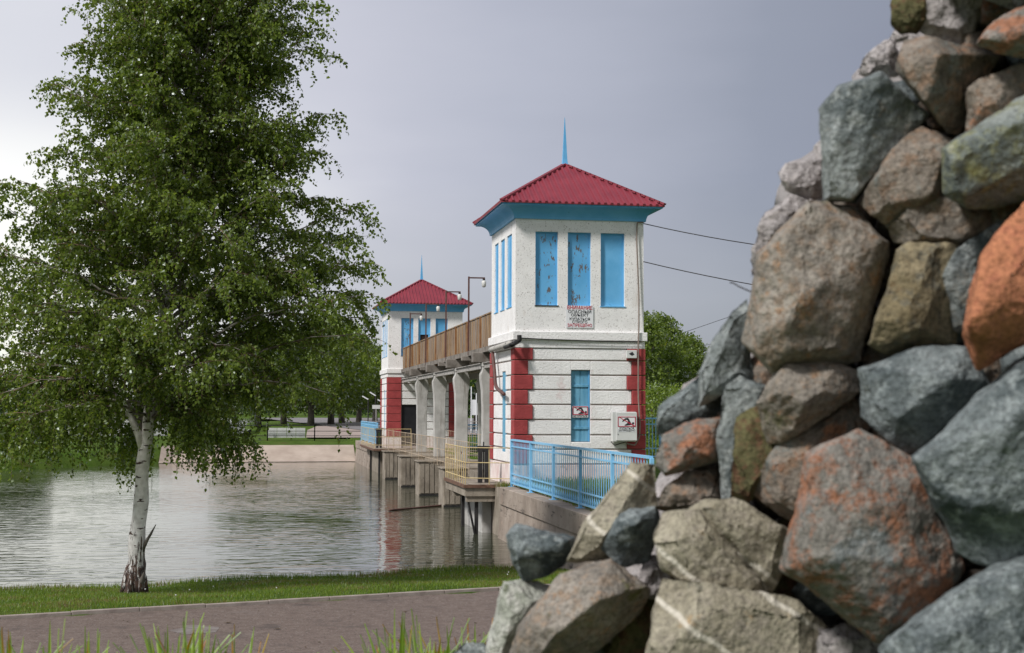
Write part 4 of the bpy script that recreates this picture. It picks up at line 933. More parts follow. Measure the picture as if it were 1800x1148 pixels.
# strap-leaved plants at the bottom edge
def lily(px, tip_y, d, n, spread, label, orange=.05):
    tz_ = at(px, tip_y, d).z; c = at(px, 1148, d); z0 = H(c.x, c.y) - .02; hh = tz_ - z0
    rt = empty('daylily_plant', (c.x, c.y, z0), label, 'plant', 'daylilies along the bottom of the view')
    n = int(n * 1.6)
    for k in range(n):
        a = random.uniform(0, 6.283); f = random.random(); ln_ = hh * random.uniform(.78, 1.10) * (1 if k > 2 else 1.02); out = spread * f * 1.9
        w2 = random.uniform(.009, .0145); pts = []
        for j in range(8):
            t = j / 7; droop = out * t * t; pts.append(Vector((math.cos(a) * (.03 + droop), math.sin(a) * (.03 + droop), ln_ * (t - .22 * f * t ** 3))))
        sd_ = Vector((-math.sin(a + random.uniform(-.6, .6)), math.cos(a), 0)).normalized(); V = []; I = []
        for j, p in enumerate(pts):
            ww = w2 * (1 - (j / 7) ** 3) + .0008; V += [tuple(p - sd_ * ww), tuple(p + Vector((math.cos(a), math.sin(a), -.6)) * -.004), tuple(p + sd_ * ww)]
        for j in range(7):
            c0 = 3 * j; I += [c0, c0 + 1, c0 + 4, c0 + 3, c0 + 1, c0 + 2, c0 + 5, c0 + 4]
        t_ = random.uniform(.25, .78) if random.random() > orange else random.uniform(.88, 1)
        tt = np.full(len(V), t_); 
        if random.random() < .12: tt[-6:] = np.maximum(tt[-6:], .93)
        link('leaf', fast_mesh('leaf', V, 4, I, M['lily'], tt), rt)

random.seed(8)
lily(25, 1100, 6.2, 22, .16, 'daylily clump at the left bottom corner'); lily(88, 1108, 6.0, 20, .16, 'daylily clump second from the left bottom corner')
lily(160, 1120, 6.3, 14, .14, 'small daylily clump right of the left corner clumps'); lily(300, 1090, 6.1, 30, .2, 'daylily clump below the birch trunk with upright leaves')
lily(350, 1102, 6.0, 30, .2, 'daylily clump with orange tinged leaves below the path patch', .14); lily(425, 1112, 6.2, 22, .18, 'daylily clump at the right of the orange tinged clump', .15)
lily(700, 1085, 5.9, 24, .22, 'tall daylily clump nearest the centre of the bottom edge'); lily(755, 1092, 6.1, 26, .2, 'daylily clump with spreading leaves left of the stones', .15); lily(645, 1136, 6.0, 14, .22, 'low daylily leaves left of the tall centre clump')
lily(800, 1098, 6.2, 18, .18, 'daylily clump just left of the stones'); lily(838, 1096, 6.5, 12, .12, 'thin reddish plant touching the stones', .15)

# ---------------------------------------------------------------- far street furniture, fences, far shore things
def rail_fence(label, pts, z, posts, m, rails=(.95, .55, .2)):
    rt = empty('rail_fence', (pts[0][0], pts[0][1], z), label, 'fence')
    for a, b in zip(pts[:-1], pts[1:]):
        for h in rails: MB().bar((a[0], a[1], z + h), (b[0], b[1], z + h), .06, .06 if h > .9 else .045).build('rail', m, rt)
        n = max(1, int(((Vector(b) - Vector(a)).length) / posts))
        for k in range(n + 1):
            p = Vector(a[:2]).lerp(Vector(b[:2]), k / n); MB().box(p.x - .04, p.x + .04, p.y - .04, p.y + .04, z - .2, z + 1.0).build('post', m, rt)
fp = [onz(x_, 771, 1.33) for x_ in (-260, 470, 553, 640)]
rail_fence('dark metal rail fence along the top of the far bank', [tuple(p)[:3] for p in fp], 1.33, 4.0, M['dark'])
for px, y0_, lb in ((648, 697, 'white headed street lamp left of the pair beyond the far bank'), (661, 690, 'taller white headed street lamp right of the pair'), (675, 703, 'street lamp close beside the distant tower')):
    d = 150; rt = empty('street_lamp', gp(px, d, 1.33), lb, 'street lamp', 'street lamps in the far park')
    h = (717 - y0_) / F_PX * d + 3.56 - 1.33
    link('pole', MB().tube([(0, 0, 0), (0, 0, h * .93)], .06, 6).mesh('pole', M['dark']), rt); link('lamp_head', MB().bar((0, 0, h * .93), (-.62, 0, h + .1), .2, .12).mesh('lamp_head', M['white']), rt)
d = 100; rt = empty('street_lamp', gp(674, d, 1.33), 'street lamp with long white head beside the upper wall of the distant tower', 'street lamp')
link('pole', MB().tube([(0.25, 0, 0), (.25, 0, 7.2)], .05, 6).mesh('pole', M['dark']), rt); link('lamp_head', MB().bar((.25, 0, 7.2), (-.6, 0, 7.25), .25, .13).mesh('lamp_head', M['white']), rt)
d = 128; rt = empty('notice_board', gp(662, d, 1.33), 'white rectangular notice board on a thin post beside the far path', 'sign')
link('post', MB().box(-.04, .04, -.04, .04, 0, 2.2).mesh('post', M['steel']), rt); link('board', MB().box(-.35, .8, -.06, -.041, 2.2, 2.55).mesh('board', M['boxgrey']), rt)
# grey barrier slabs beside far path
a = onz(470, 771, 1.33); b = onz(537, 771, 1.33); rt = empty('barrier_panels', a, 'pale grey barrier panels beside the far path', 'barrier')
for k in range(4):
    p = a.lerp(b, (k + .02) / 4); q = a.lerp(b, (k + .98) / 4); MB().bar(p + Vector((0, .4, .42)), q + Vector((0, .4, .42)), .06, .72).build('panel', M['boxgrey'], rt)
# guard mesh fence seen between the columns
railing('mesh_fence', 'grey mesh fence seen between the bridge columns beyond the walkway', None, [((13, 100), (30, 100))], M['steel'], ht=1.3, step=.5, rails=(1.25, .9, .55, .2), z=1.4, bar_r=.02, rail_r=.025)
for i_, px in enumerate((829, 838, 847)):
    rt = empty('banner_pole', gp(px, 130, 1.4), ['white pole seen just right of the third bridge column', 'thin pole in the gap between bridge columns', 'pole with a small flag beside the last bridge column'][i_], 'pole')
    link('pole', MB().tube([(0, 0, 0), (0, 0, 4.2 - i_ * .6)], .05, 6).mesh('pole', M['white']), rt)
    link('flag', MB().box(.05, .45, -.01, .01, 1.6, 3.0 - .3 * i_).mesh('flag', M['boxgrey'] if i_ else M['white']), rt)

# ---------------------------------------------------------------- stone mound in the foreground
def stonemat(name, a, b, c, spots, lo=.36, hi=.64):
    m = mat(name, a, b, 5, rough=.85, bump=1.0, bscale=42, bdist=.016, per_obj=True, spots=[(c, 22, .50, .60)] + [(x_[0], x_[1] * 1.9) + tuple(x_[2:]) for x_ in spots], lo=lo, hi=hi, detail=9)
    t = m.node_tree; l = t.links; bs = t.nodes['Principled BSDF']; src = bs.inputs['Base Color'].links[0].from_socket
    g1 = N(t, 'ShaderNodeTexNoise', inp={'Scale': 75.0, 'Detail': 5.0, 'Roughness': .75}); co = N(t, 'ShaderNodeTexCoord'); l.new(co.outputs['Object'], g1.inputs['Vector'])
    r1 = ramp(t, [(.34, .50), (.5, .95), (.66, 1.5)], g1.outputs[0]); mu = N(t, 'ShaderNodeMix', data_type='RGBA', blend_type='MULTIPLY'); mu.inputs[0].default_value = 1
    r1.color_ramp.elements[2].color = (1.0, 1.0, 1.0, 1); r1.color_ramp.elements[1].color = (.78, .78, .78, 1); r1.color_ramp.elements[0].color = (.38, .38, .38, 1)
    l.new(src, mu.inputs[6]); l.new(r1.outputs[0], mu.inputs[7])
    g2 = N(t, 'ShaderNodeHueSaturation', inp={'Value': 1.12, 'Saturation': .88}); l.new(mu.outputs[2], g2.inputs['Color']); l.new(g2.outputs[0], bs.inputs['Base Color'])
    return m
WSP = ((.50, .50, .48), 34, .64, .74)
SM = {
 'grey': stonemat('blue_grey_stone', (.055, .075, .082), (.20, .235, .24), (.27, .31, .315), [WSP, ((.06, .08, .085), 28, .58, .70), ((.26, .17, .10), 3.2, .66, .74)]),
 'teal': stonemat('pale_teal_stone', (.11, .135, .14), (.27, .30, .295), (.33, .36, .355), [WSP, ((.33, .27, .20), 3, .60, .72), ((.08, .10, .10), 26, .6, .7)]),
 'brown': stonemat('brown_mottled_stone', (.11, .092, .072), (.32, .27, .22), (.25, .16, .10), [((.36, .16, .07), 5.5, .57, .66), WSP, ((.20, .23, .22), 4.2, .56, .66)]),
 'pink': stonemat('pinkish_brown_stone', (.17, .15, .125), (.37, .33, .28), (.28, .21, .15), [((.34, .19, .09), 7, .56, .64), ((.13, .13, .045), 2.3, .58, .64), WSP]),
 'rusty': stonemat('rust_patched_stone', (.17, .16, .14), (.29, .27, .24), (.30, .13, .065), [((.34, .13, .055), 4, .50, .60), ((.55, .36, .28), 8, .64, .72), ((.22, .24, .24), 3, .58, .66)]),
 'olive': stonemat('ochre_stone', (.20, .16, .08), (.36, .30, .18), (.15, .14, .10), [((.45, .42, .34), 12, .60, .70), ((.24, .14, .05), 6, .58, .68)]),
 'lichen': stonemat('lichen_covered_stone', (.14, .17, .16), (.27, .30, .28), (.24, .25, .14), [((.27, .27, .10), 3.0, .52, .62), ((.48, .48, .40), 14, .62, .70)]),
 'moss': stonemat('mossy_stone', (.085, .080, .03), (.16, .145, .05), (.13, .06, .025), [((.20, .075, .03), 4.5, .60, .70), ((.20, .22, .20), 2.5, .64, .72)]),
 'orange': stonemat('orange_stone', (.34, .105, .030), (.50, .165, .050), (.42, .12, .04), [((.25, .07, .03), 5, .62, .74), ((.55, .24, .10), 3, .62, .72)]),
 'tan': stonemat('tan_layered_stone', (.25, .22, .15), (.42, .38, .28), (.34, .30, .23), [((.42, .25, .09), 4.0, .60, .70), ((.20, .19, .14), 7, .58, .68)]),
 'white': stonemat('white_green_stone', (.32, .34, .28), (.66, .66, .62), (.50, .50, .45), [((.14, .16, .10), 7, .57, .64)]),
 'mortar': stonemat('pale_mortar', (.30, .275, .27), (.50, .46, .46), (.40, .36, .35), [((.12, .11, .10), 14, .66, .74)]),
}
def add_vein(m, nrm_v, freq, wdt):
    t = m.node_tree; l = t.links; b = t.nodes['Principled BSDF']; src = b.inputs['Base Color'].links[0].from_socket
    co = N(t, 'ShaderNodeTexCoord'); nn = N(t, 'ShaderNodeTexNoise', inp={'Scale': 5.0, 'Detail': 3.0}); l.new(co.outputs['Object'], nn.inputs['Vector'])
    sc = N(t, 'ShaderNodeVectorMath', operation='SCALE', inp={'Scale': .07}); l.new(nn.outputs['Color'], sc.inputs[0])
    ad = N(t, 'ShaderNodeVectorMath', operation='ADD'); l.new(co.outputs['Object'], ad.inputs[0]); l.new(sc.outputs[0], ad.inputs[1])
    dt = N(t, 'ShaderNodeVectorMath', operation='DOT_PRODUCT'); dt.inputs[1].default_value = nrm_v; l.new(ad.outputs[0], dt.inputs[0])
    mo = N(t, 'ShaderNodeMath', operation='PINGPONG', inp={1: freq}); l.new(dt.outputs['Value'], mo.inputs[0])
    rr = ramp(t, [(0, 1), (wdt, .8), (wdt * 2.0, 0)], mo.outputs[0])
    mx = N(t, 'ShaderNodeMix', data_type='RGBA'); l.new(rr.outputs[0], mx.inputs[0]); l.new(src, mx.inputs[6]); mx.inputs[7].default_value = (.62, .58, .50, 1); l.new(mx.outputs[2], b.inputs['Base Color'])
vn = (RGT * .55 + Vector((0, 0, .83))).normalized()
add_vein(SM['tan'], tuple(vn), .085, .004)

mound = empty('stone_mound', (1.9, 3.9, 2.0), 'tall rough mound of mortared multicoloured field stones filling the right foreground', 'stone mound')
ML = Vector(mound.location)
def dep(x, y): return 4.25 - .00085 * (x - 870) - .00022 * y + (max(0, x - 1800)) * .0009
def poly_area(P_):
    return abs(sum(P_[i][0] * P_[(i + 1) % len(P_)][1] - P_[(i + 1) % len(P_)][0] * P_[i][1] for i in range(len(P_)))) / 2
def simplify(P_, n):
    P_ = list(P_)
    while len(P_) > n:
        ar = [abs((P_[i - 1][0] - P_[i][0]) * (P_[(i + 1) % len(P_)][1] - P_[i][1]) - (P_[(i + 1) % len(P_)][0] - P_[i][0]) * (P_[i - 1][1] - P_[i][1])) for i in range(len(P_))]
        P_.pop(ar.index(min(ar)))
    return P_
def stone(O, m, Fp=None, push=.30, dz=0.0, rough=1.0, coarse=1.0, chops=1):
    cx = sum(p[0] for p in O) / len(O); cy = sum(p[1] for p in O) / len(O); d0 = dep(cx, cy) + dz
    O = [(cx + (p[0] - cx) * 1.03, cy + (p[1] - cy) * 1.03) for p in O]
    size = math.sqrt(poly_area(O)) * d0 / F_PX; expl = Fp is not None; O = simplify(O, 7) if m != 'mortar' else O; Fp = simplify(Fp, 5) if expl else None; push *= 1.2 if expl else 1.45
    pts = []
    for p in O: pts.append(at(p[0], p[1], d0 + random.uniform(-.12, .12) * size))
    if Fp is None:
        kk = random.randint(0, 1); Fp = [(cx + (p[0] - cx) * .84 - size * 30, cy + (p[1] - cy) * .80 - size * 60) for p in O]
    th = random.uniform(0, 6.283); mx_ = max(math.hypot(p[0] - cx, p[1] - cy) for p in Fp)
    for p in Fp:
        tl = ((p[0] - cx) * math.cos(th) + (p[1] - cy) * math.sin(th)) / mx_
        q = (1 + .38 * tl) * random.uniform(.88, 1.12)
        q *= .75 + .5 * (p[1] - min(a[1] for a in Fp)) / max(1, max(a[1] for a in Fp) - min(a[1] for a in Fp))
        dd = d0 - push * size * q; k = dd / d0
        pts.append(at(p[0], p[1], dd))
    if random.random() < .8:     # an off-centre peak breaks the front into facets
        ex = random.uniform(-.35, .35); i_0 = random.randrange(len(Fp)); pk = Fp[i_0]; fx_ = sum(p[0] for p in Fp) / len(Fp); fy_ = sum(p[1] for p in Fp) / len(Fp)
        ta = random.uniform(.1, .55); pts.append(at(fx_ + (pk[0] - fx_) * ta, fy_ + (pk[1] - fy_) * ta, d0 - push * size * random.uniform(1.45, 1.75)))
    for p in O: pts.append(at(cx + (p[0] - cx) * .86, cy + (p[1] - cy) * .86, d0 + .55 * size))
    c = sum(pts, Vector()) / len(pts)
    bm = bmesh.new()
    for p in pts: bm.verts.new(p - c)
    r = bmesh.ops.convex_hull(bm, input=bm.verts); bmesh.ops.delete(bm, geom=[g for g in r['geom_interior'] if isinstance(g, bmesh.types.BMVert)], context='VERTS')
    vd = (CAM - c).normalized()
    az0 = random.uniform(0, 6.283); sd1 = vd.orthogonal().normalized(); sd2 = vd.cross(sd1)
    for k_ in range(2 if expl else 5):   # broad flat breaks that leave sharp ridges on the face
        aa = az0 + k_ * 1.257 + random.uniform(-.45, .45); tl_ = random.uniform(.35, 1.25)
        dn = (vd + (sd1 * math.cos(aa) + sd2 * math.sin(aa)) * tl_).normalized()
        sup = max(v.co.dot(dn) for v in bm.verts); cut = sup * random.uniform(.76, .93)
        rr_ = bmesh.ops.bisect_plane(bm, geom=bm.verts[:] + bm.edges[:] + bm.faces[:], plane_co=dn * cut, plane_no=dn, clear_outer=True)
        ed = [g for g in rr_['geom_cut'] if isinstance(g, bmesh.types.BMEdge)]
        if ed:
            try: bmesh.ops.edgeloop_fill(bm, edges=ed)
            except Exception: pass
    bmesh.ops.dissolve_limit(bm, angle_limit=R(7), verts=bm.verts[:], edges=bm.edges[:])
    bmesh.ops.triangulate(bm, faces=bm.faces[:])
    try: bmesh.ops.bevel(bm, geom=[e for e in bm.edges if len(e.link_faces) == 2 and e.calc_face_angle(0) > .35], offset=size * .012, segments=1, affect='EDGES', clamp_overlap=True)
    except Exception: pass
    bmesh.ops.triangulate(bm, faces=bm.faces[:])
    Lm = max(.011, size * .034) * coarse
    for _ in range(8):
        le = [e for e in bm.edges if e.calc_length() > Lm]
        if not le: break
        bmesh.ops.subdivide_edges(bm, edges=le, cuts=1); bmesh.ops.triangulate(bm, faces=[f for f in bm.faces if len(f.verts) > 3])
    bmesh.ops.recalc_face_normals(bm, faces=bm.faces[:])
    me2 = bpy.data.meshes.new('stone'); bm.to_mesh(me2); bm.free(); me2.update()
    off = Vector((random.uniform(0, 50), random.uniform(0, 50), random.uniform(0, 50)))
    nv = len(me2.vertices); co = np.empty(nv * 3); me2.vertices.foreach_get('co', co); co = co.reshape(-1, 3); no = np.empty(nv * 3); me2.vertices.foreach_get('normal', no); no = no.reshape(-1, 3)
    lay = Vector((random.gauss(0, 1), random.gauss(0, 1), random.gauss(0, 1))).normalized(); dsp = np.empty(nv); s1 = 2.6 / max(.2, size)
    for i__ in range(nv):
        v = Vector(co[i__]); q = v * s1 + off
        a_ = noise.noise(q) * .022 * size
        st_ = q.dot(lay) * 3.0 + noise.noise(q * .8) * 1.4; b_ = -abs(st_ - round(st_)) * .035 * size * max(0, noise.noise(q * .9 + off) + .15)
        e_ = noise.fractal(v * 20 + off, .75, 2.1, 4) * .0042 - abs(noise.noise(v * 9 + off)) * .006
        dsp[i__] = (a_ + b_) * rough + e_ * (1.0 if rough < 1.5 else 2.2)
    co += no * dsp[:, None]; me2.vertices.foreach_set('co', co.ravel()); me2.update()
    me2.materials.clear(); me2.materials.append(SM[m]); me2.polygons.foreach_set('use_smooth', [True] * len(me2.polygons)); me2.name = 'stone'
    link('stone' if m != 'mortar' else 'mortar_lump', me2, mound, c - ML)
ST = [
 ([(1567, 5), (1590, -25), (1632, -30), (1636, 40), (1612, 60), (1582, 62), (1564, 45)], 'moss', None, .3, .05),
 ([(1628, -60), (1800, -60), (1760, 10), (1735, 45), (1700, 78), (1645, 74), (1610, 58)], 'mortar', None, .12, .12),
 ([(1717, 78), (1745, 38), (1785, 15), (1850, 0), (1870, 90), (1800, 100), (1750, 96)], 'rusty', [(1722, 68), (1750, 40), (1790, 20), (1850, 10), (1860, 66), (1790, 78)], .3, -.05),
 ([(1508, 132), (1515, 106), (1545, 80), (1572, 66), (1586, 95), (1582, 130), (1545, 140)], 'mortar', None, .3, .22),
 ([(1570, 100), (1590, 72), (1630, 65), (1700, 85), (1757, 98), (1760, 118), (1704, 150), (1695, 200), (1690, 236), (1665, 236), (1640, 205), (1612, 165), (1578, 128)], 'brown', [(1576, 100), (1594, 76), (1640, 70), (1698, 90), (1668, 118), (1650, 146), (1615, 158), (1588, 124)], .34, 0),
 ([(1440, 192), (1470, 150), (1550, 127), (1562, 133), (1622, 178), (1632, 202), (1595, 245), (1540, 295), (1502, 362), (1450, 352), (1443, 280)], 'teal', [(1446, 194), (1474, 154), (1551, 131), (1538, 190), (1520, 262), (1498, 350), (1456, 346), (1449, 270)], .34, -.04),
 ([(1508, 362), (1538, 302), (1570, 258), (1620, 222), (1662, 236), (1695, 252), (1665, 300), (1660, 345), (1610, 378), (1562, 400), (1530, 385)], 'brown', [(1520, 350), (1545, 305), (1580, 265), (1622, 232), (1664, 252), (1646, 300), (1636, 342), (1580, 362), (1540, 366)], .25, -.03),
 ([(1700, 162), (1720, 140), (1800, 110), (1860, 106), (1860, 190), (1770, 222), (1720, 238), (1697, 240)], 'brown', None, .2, .03),
 ([(1648, 296), (1656, 262), (1720, 218), (1800, 168), (1880, 150), (1890, 330), (1800, 352), (1745, 366), (1700, 366), (1660, 338)], 'lichen', [(1652, 292), (1662, 262), (1724, 222), (1800, 176), (1870, 160), (1870, 270), (1790, 300), (1730, 318), (1690, 332), (1662, 320)], .26, -.08),
 ([(1364, 302), (1400, 282), (1445, 283), (1452, 345), (1420, 356), (1382, 338)], 'mortar', None, .2, .24),
 ([(1335, 400), (1345, 370), (1390, 345), (1430, 352), (1400, 400), (1350, 450), (1330, 500), (1318, 470)], 'mortar', None, .15, .16),
 ([(1308, 600), (1312, 530), (1332, 450), (1362, 388), (1422, 350), (1500, 366), (1562, 410), (1568, 430), (1548, 505), (1532, 562), (1512, 632), (1440, 645), (1370, 668), (1330, 642)], 'pink', [(1316, 592), (1320, 530), (1340, 455), (1370, 396), (1424, 360), (1498, 378), (1555, 420), (1530, 470), (1500, 560), (1470, 612), (1400, 630), (1345, 630)], .24, -.06),
 ([(1526, 604), (1555, 520), (1575, 440), (1600, 426), (1688, 428), (1688, 470), (1668, 540), (1684, 604), (1640, 612), (1560, 624)], 'olive', [(1532, 602), (1560, 520), (1581, 446), (1646, 434), (1628, 520), (1616, 578), (1560, 596)], .26, .0),
 ([(1650, 502), (1680, 440), (1740, 398), (1800, 365), (1790, 440), (1730, 520), (1712, 585), (1676, 580)], 'teal', None, .15, .08),
 ([(1690, 590), (1700, 530), (1720, 450), (1760, 390), (1800, 352), (1880, 335), (1890, 560), (1800, 604), (1780, 644), (1720, 648), (1700, 622)], 'orange', [(1698, 570), (1710, 520), (1728, 452), (1764, 398), (1802, 362), (1870, 350), (1870, 520), (1790, 560), (1740, 600), (1708, 592)], .24, -.22),
 ([(1556, 400), (1600, 368), (1660, 346), (1744, 374), (1754, 404), (1695, 436), (1605, 436), (1565, 428)], 'pink', None, .2, .03),
 ([(1735, 380), (1760, 350), (1830, 330), (1830, 380), (1770, 400), (1745, 440)], 'brown', None, .15, .12),
 ([(1228, 655), (1258, 590), (1288, 545), (1315, 520), (1316, 560), (1312, 640), (1324, 672), (1272, 690), (1230, 712)], 'teal', [(1234, 652), (1262, 594), (1290, 552), (1311, 530), (1305, 600), (1300, 650), (1262, 680), (1236, 698)], .2, .05),
 ([(1328, 708), (1368, 660), (1380, 632), (1442, 628), (1506, 652), (1510, 692), (1450, 722), (1400, 768), (1350, 786), (1330, 740)], 'pink', [(1332, 705), (1370, 662), (1384, 637), (1440, 634), (1464, 652), (1442, 690), (1392, 720), (1346, 726)], .34, -.06),
 ([(1510, 650), (1540, 624), (1640, 603), (1702, 610), (1744, 665), (1746, 692), (1700, 735), (1645, 790), (1600, 806), (1560, 772), (1514, 732)], 'grey', [(1516, 650), (1543, 629), (1640, 609), (1698, 616), (1736, 670), (1700, 700), (1640, 718), (1590, 748), (1545, 758), (1520, 726)], .30, -.05),
 ([(1603, 804), (1650, 752), (1720, 698), (1780, 638), (1880, 596), (1900, 985), (1800, 992), (1720, 992), (1682, 965), (1658, 905), (1636, 852)], 'grey', [(1612, 806), (1655, 758), (1724, 706), (1784, 648), (1880, 610), (1880, 940), (1790, 950), (1700, 962), (1668, 900), (1644, 850)], .16, -.2),
 ([(1398, 930), (1418, 800), (1440, 778), (1510, 755), (1572, 773), (1612, 815), (1642, 880), (1654, 950), (1694, 1000), (1645, 1085), (1572, 1118), (1540, 1124), (1450, 1095), (1400, 1062), (1370, 1000)], 'rusty', [(1406, 930), (1428, 806), (1446, 788), (1510, 764), (1566, 782), (1602, 820), (1630, 885), (1640, 950), (1660, 1000), (1620, 1062), (1560, 1096), (1470, 1070), (1410, 1040), (1384, 1000)], .20, -.16),
 ([(1314, 862), (1330, 838), (1380, 768), (1440, 718), (1502, 698), (1530, 750), (1470, 790), (1420, 860), (1402, 925), (1370, 912), (1338, 892)], 'brown', None, .16, .03),
 ([(1288, 800), (1292, 733), (1330, 712), (1362, 758), (1405, 775), (1335, 850), (1316, 888), (1286, 872)], 'moss', None, .2, .0),
 ([(1260, 772), (1273, 678), (1300, 662), (1350, 680), (1312, 720), (1296, 742), (1292, 880), (1270, 900), (1260, 852)], 'teal', [(1264, 772), (1277, 684), (1300, 668), (1340, 682), (1305, 716), (1288, 742), (1284, 870), (1270, 885)], .15, .0),
 ([(1148, 790), (1163, 764), (1225, 733), (1266, 733), (1276, 760), (1264, 812), (1215, 832), (1170, 838), (1150, 818)], 'rusty', [(1153, 788), (1168, 768), (1226, 739), (1262, 740), (1262, 775), (1245, 800), (1205, 818), (1166, 826)], .3, -.02),
 ([(1152, 765), (1158, 718), (1198, 678), (1235, 658), (1285, 678), (1276, 735), (1222, 740), (1168, 770)], 'grey', None, .25, .14),
 ([(1185, 700), (1200, 680), (1232, 655), (1240, 690), (1215, 712)], 'mortar', None, .2, .2),
 ([(998, 985), (1028, 918), (1068, 858), (1108, 813), (1150, 818), (1166, 862), (1156, 905), (1100, 935), (1064, 985), (1012, 1006)], 'tan', [(1003, 980), (1032, 922), (1073, 863), (1111, 819), (1125, 822), (1116, 856), (1084, 902), (1058, 960), (1014, 996)], .26, .02),
 ([(1056, 962), (1083, 908), (1108, 891), (1155, 890), (1162, 925), (1140, 988), (1092, 998)], 'grey', [(1080, 930), (1092, 903), (1112, 896), (1148, 897), (1150, 912), (1100, 930)], .3, -.02),
 ([(1152, 893), (1168, 858), (1214, 828), (1270, 826), (1276, 885), (1220, 902), (1180, 902)], 'brown', None, .3, .04),
 ([(888, 942), (908, 923), (960, 928), (1010, 944), (1006, 984), (962, 1014), (920, 1024), (900, 992)], 'grey', [(893, 940), (912, 928), (958, 934), (1000, 950), (985, 972), (950, 985), (908, 985)], .34, .02),
 ([(853, 1140), (868, 1060), (884, 1021), (942, 1018), (972, 1030), (935, 1085), (905, 1150), (884, 1220), (850, 1220)], 'white', [(859, 1140), (873, 1064), (888, 1028), (938, 1024), (955, 1036), (915, 1090), (890, 1160), (866, 1190)], .22, .02),
 ([(885, 1210), (912, 1100), (958, 1040), (985, 1009), (1072, 984), (1104, 998), (1142, 1036), (1122, 1080), (1030, 1150), (1006, 1180), (960, 1220)], 'pink', [(895, 1190), (918, 1104), (962, 1046), (990, 1014), (1072, 990), (1102, 1005), (1128, 1034), (1090, 1066), (1015, 1118), (985, 1140), (935, 1200)], .30, -.12),
 ([(1146, 940), (1163, 899), (1232, 898), (1282, 958), (1342, 1028), (1360, 1058), (1348, 1090), (1280, 1066), (1210, 1036), (1163, 1002)], 'tan', None, .16, -.14),
 ([(1213, 895), (1240, 878), (1292, 873), (1342, 908), (1390, 935), (1376, 1002), (1352, 1046), (1300, 992), (1248, 930)], 'tan', None, .16, -.08),
 ([(1125, 1240), (1143, 1100), (1163, 1018), (1210, 1032), (1282, 1062), (1342, 1088), (1402, 1058), (1456, 1100), (1460, 1240)], 'tan', None, .14, -.14),
 ([(1120, 1040), (1128, 985), (1150, 975), (1178, 1000), (1172, 1042), (1145, 1052)], 'mortar', None, .2, .06),
 ([(1545, 1134), (1600, 1102), (1700, 1018), (1752, 992), (1900, 950), (1910, 1260), (1540, 1260)], 'grey', [(1556, 1134), (1606, 1110), (1704, 1028), (1758, 1002), (1890, 966), (1890, 1200), (1560, 1200)], .14, -.2),
 ([(1436, 1104), (1500, 1095), (1545, 1105), (1540, 1250), (1450, 1250)], 'mortar', None, .15, -.02),
 ([(1050, 1230), (1076, 1130), (1134, 1062), (1160, 1080), (1140, 1230)], 'moss', None, .15, .1),
 ([(785, 1160), (818, 1131), (850, 1130), (872, 1160), (865, 1230), (780, 1230)], 'teal', None, .2, .0),
 ([(1655, 335), (1700, 345), (1780, 345), (1800, 420), (1700, 440), (1650, 400)], 'grey', None, .1, .22),
 ([(1240, 900), (1290, 880), (1330, 895), (1350, 920), (1300, 900), (1250, 915)], 'moss', None, .1, .1),
 ([(1520, 1110), (1560, 1110), (1570, 1160), (1530, 1170)], 'mortar', None, .2, .0),
 ([(1400, 700), (1460, 665), (1510, 680), (1500, 740), (1430, 745)], 'grey', None, .1, .22),
]
random.seed(7)
for s_ in ST: stone(s_[0], s_[1], s_[2], s_[3], s_[4], rough=1.9 if s_[1] == 'mortar' else 1.0)
XL = [(-420, 1600), (0, 1600), (70, 1585), (105, 1540), (140, 1512), (200, 1480), (290, 1405), (350, 1372), (400, 1356), (470, 1345), (560, 1320), (640, 1275), (735, 1215), (800, 1200), (870, 1140), (980, 1080), (1060, 990), (1200, 860), (1500, 720), (1850, 600)]
def blob_poly(cx, cy, r):
    n = random.randint(5, 7); return [(cx + r * random.uniform(.8, 1.15) * math.cos(6.283 * k / n), cy + r * random.uniform(.7, 1.05) * math.sin(6.283 * k / n)) for k in range(n)]
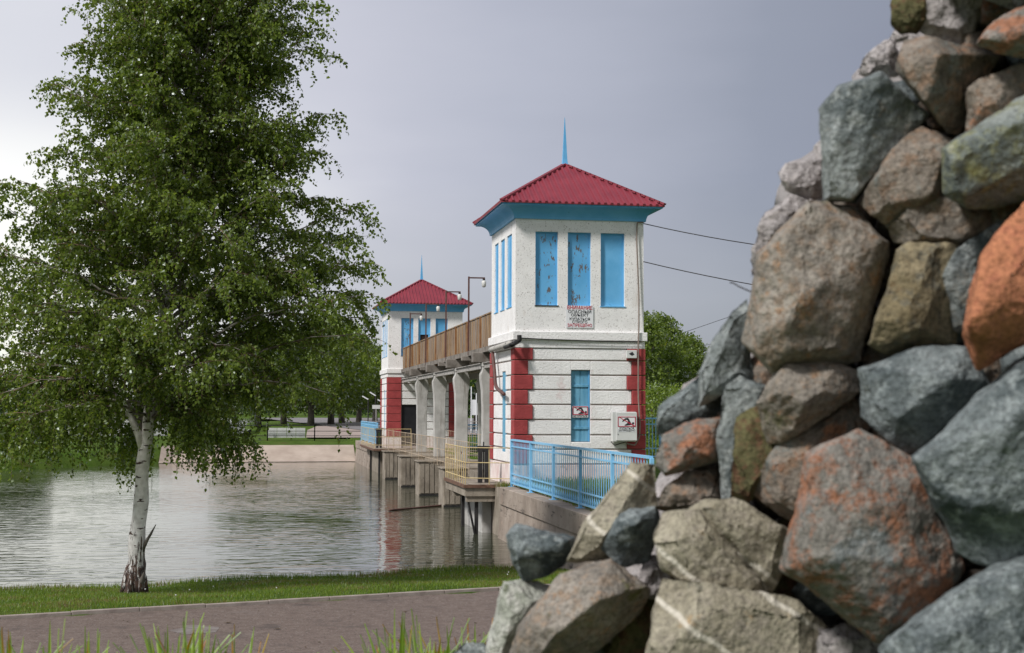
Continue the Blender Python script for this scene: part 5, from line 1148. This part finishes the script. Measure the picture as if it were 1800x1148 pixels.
for gx in range(11):       # stones set deeper, filling the joints
    for gy in range(13):
        x_ = 860 + gx * 92 + (gy % 2) * 46 + random.uniform(-12, 12); y_ = 10 + gy * 94 + random.uniform(-12, 12)
        if x_ < float(np.interp(y_, [p[0] for p in XL], [p[1] for p in XL])) + 95: continue
        stone(blob_poly(x_, y_, 66), random.choice(['grey', 'brown', 'moss', 'brown', 'grey', 'rusty']), dz=.20, coarse=1.9, chops=4)
# stones outside the frame so the mound goes on when seen from the side
kinds = ['grey', 'brown', 'teal', 'pink', 'rusty', 'tan', 'lichen', 'olive']
for gx in range(9):
    for gy in range(9):
        x_ = 640 + gx * 205 + (gy % 2) * 90; y_ = -330 + gy * 235
        edge = 1560 - max(0, (y_ + 300)) * .50 if y_ < 1250 else 760 - (y_ - 1250) * .3
        if x_ < edge + (190 if y_ < 0 else 90): continue
        if 1000 < x_ < 1935 and -90 < y_ < 1290: continue
        if x_ <= 1000 and y_ < 1290: continue
        stone(blob_poly(x_, y_, 118), random.choice(kinds), coarse=2.2)
# mortar core behind the stones
nr, nc = 150, 90; V = []; F_ = []
for side_ in (0, 1):
    for j in range(nr):
        y_ = -420 + 2270 * j / (nr - 1); xl = float(np.interp(y_, [p[0] for p in XL], [p[1] for p in XL]))
        for i_ in range(nc):
            x_ = xl + (2500 - xl) * i_ / (nc - 1); e_ = min(1, i_ / 9.0)
            p = at(x_, y_, dep(x_, y_) + ((.42 - .06 * e_) if side_ == 0 else 1.0 + .5 * e_))
            p = p + Vector((noise.noise(p * 7), noise.noise(p * 7 + Vector((9, 0, 0))), noise.noise(p * 7 + Vector((0, 9, 0))))) * .05 + noise.noise_vector(p * 24) * .035 + noise.noise_vector(p * 60) * .012
            V.append(p - ML)
o_ = nr * nc
for j in range(nr - 1):
    for i_ in range(nc - 1):
        a = j * nc + i_; F_ += [(a, a + nc, a + nc + 1, a + 1), (a + o_, a + 1 + o_, a + nc + 1 + o_, a + nc + o_)]
    a = j * nc; F_.append((a, a + o_, a + nc + o_, a + nc)); a = j * nc + nc - 1; F_.append((a, a + nc, a + nc + o_, a + o_))
for i_ in range(nc - 1): F_.append((i_, i_ + 1, i_ + 1 + o_, i_ + o_))
mc_ = MB().add(V, F_).mesh('mortar_core', SM['mortar'], smooth=True)
link('mortar_core', mc_, mound)
print('objects', len(bpy.data.objects))
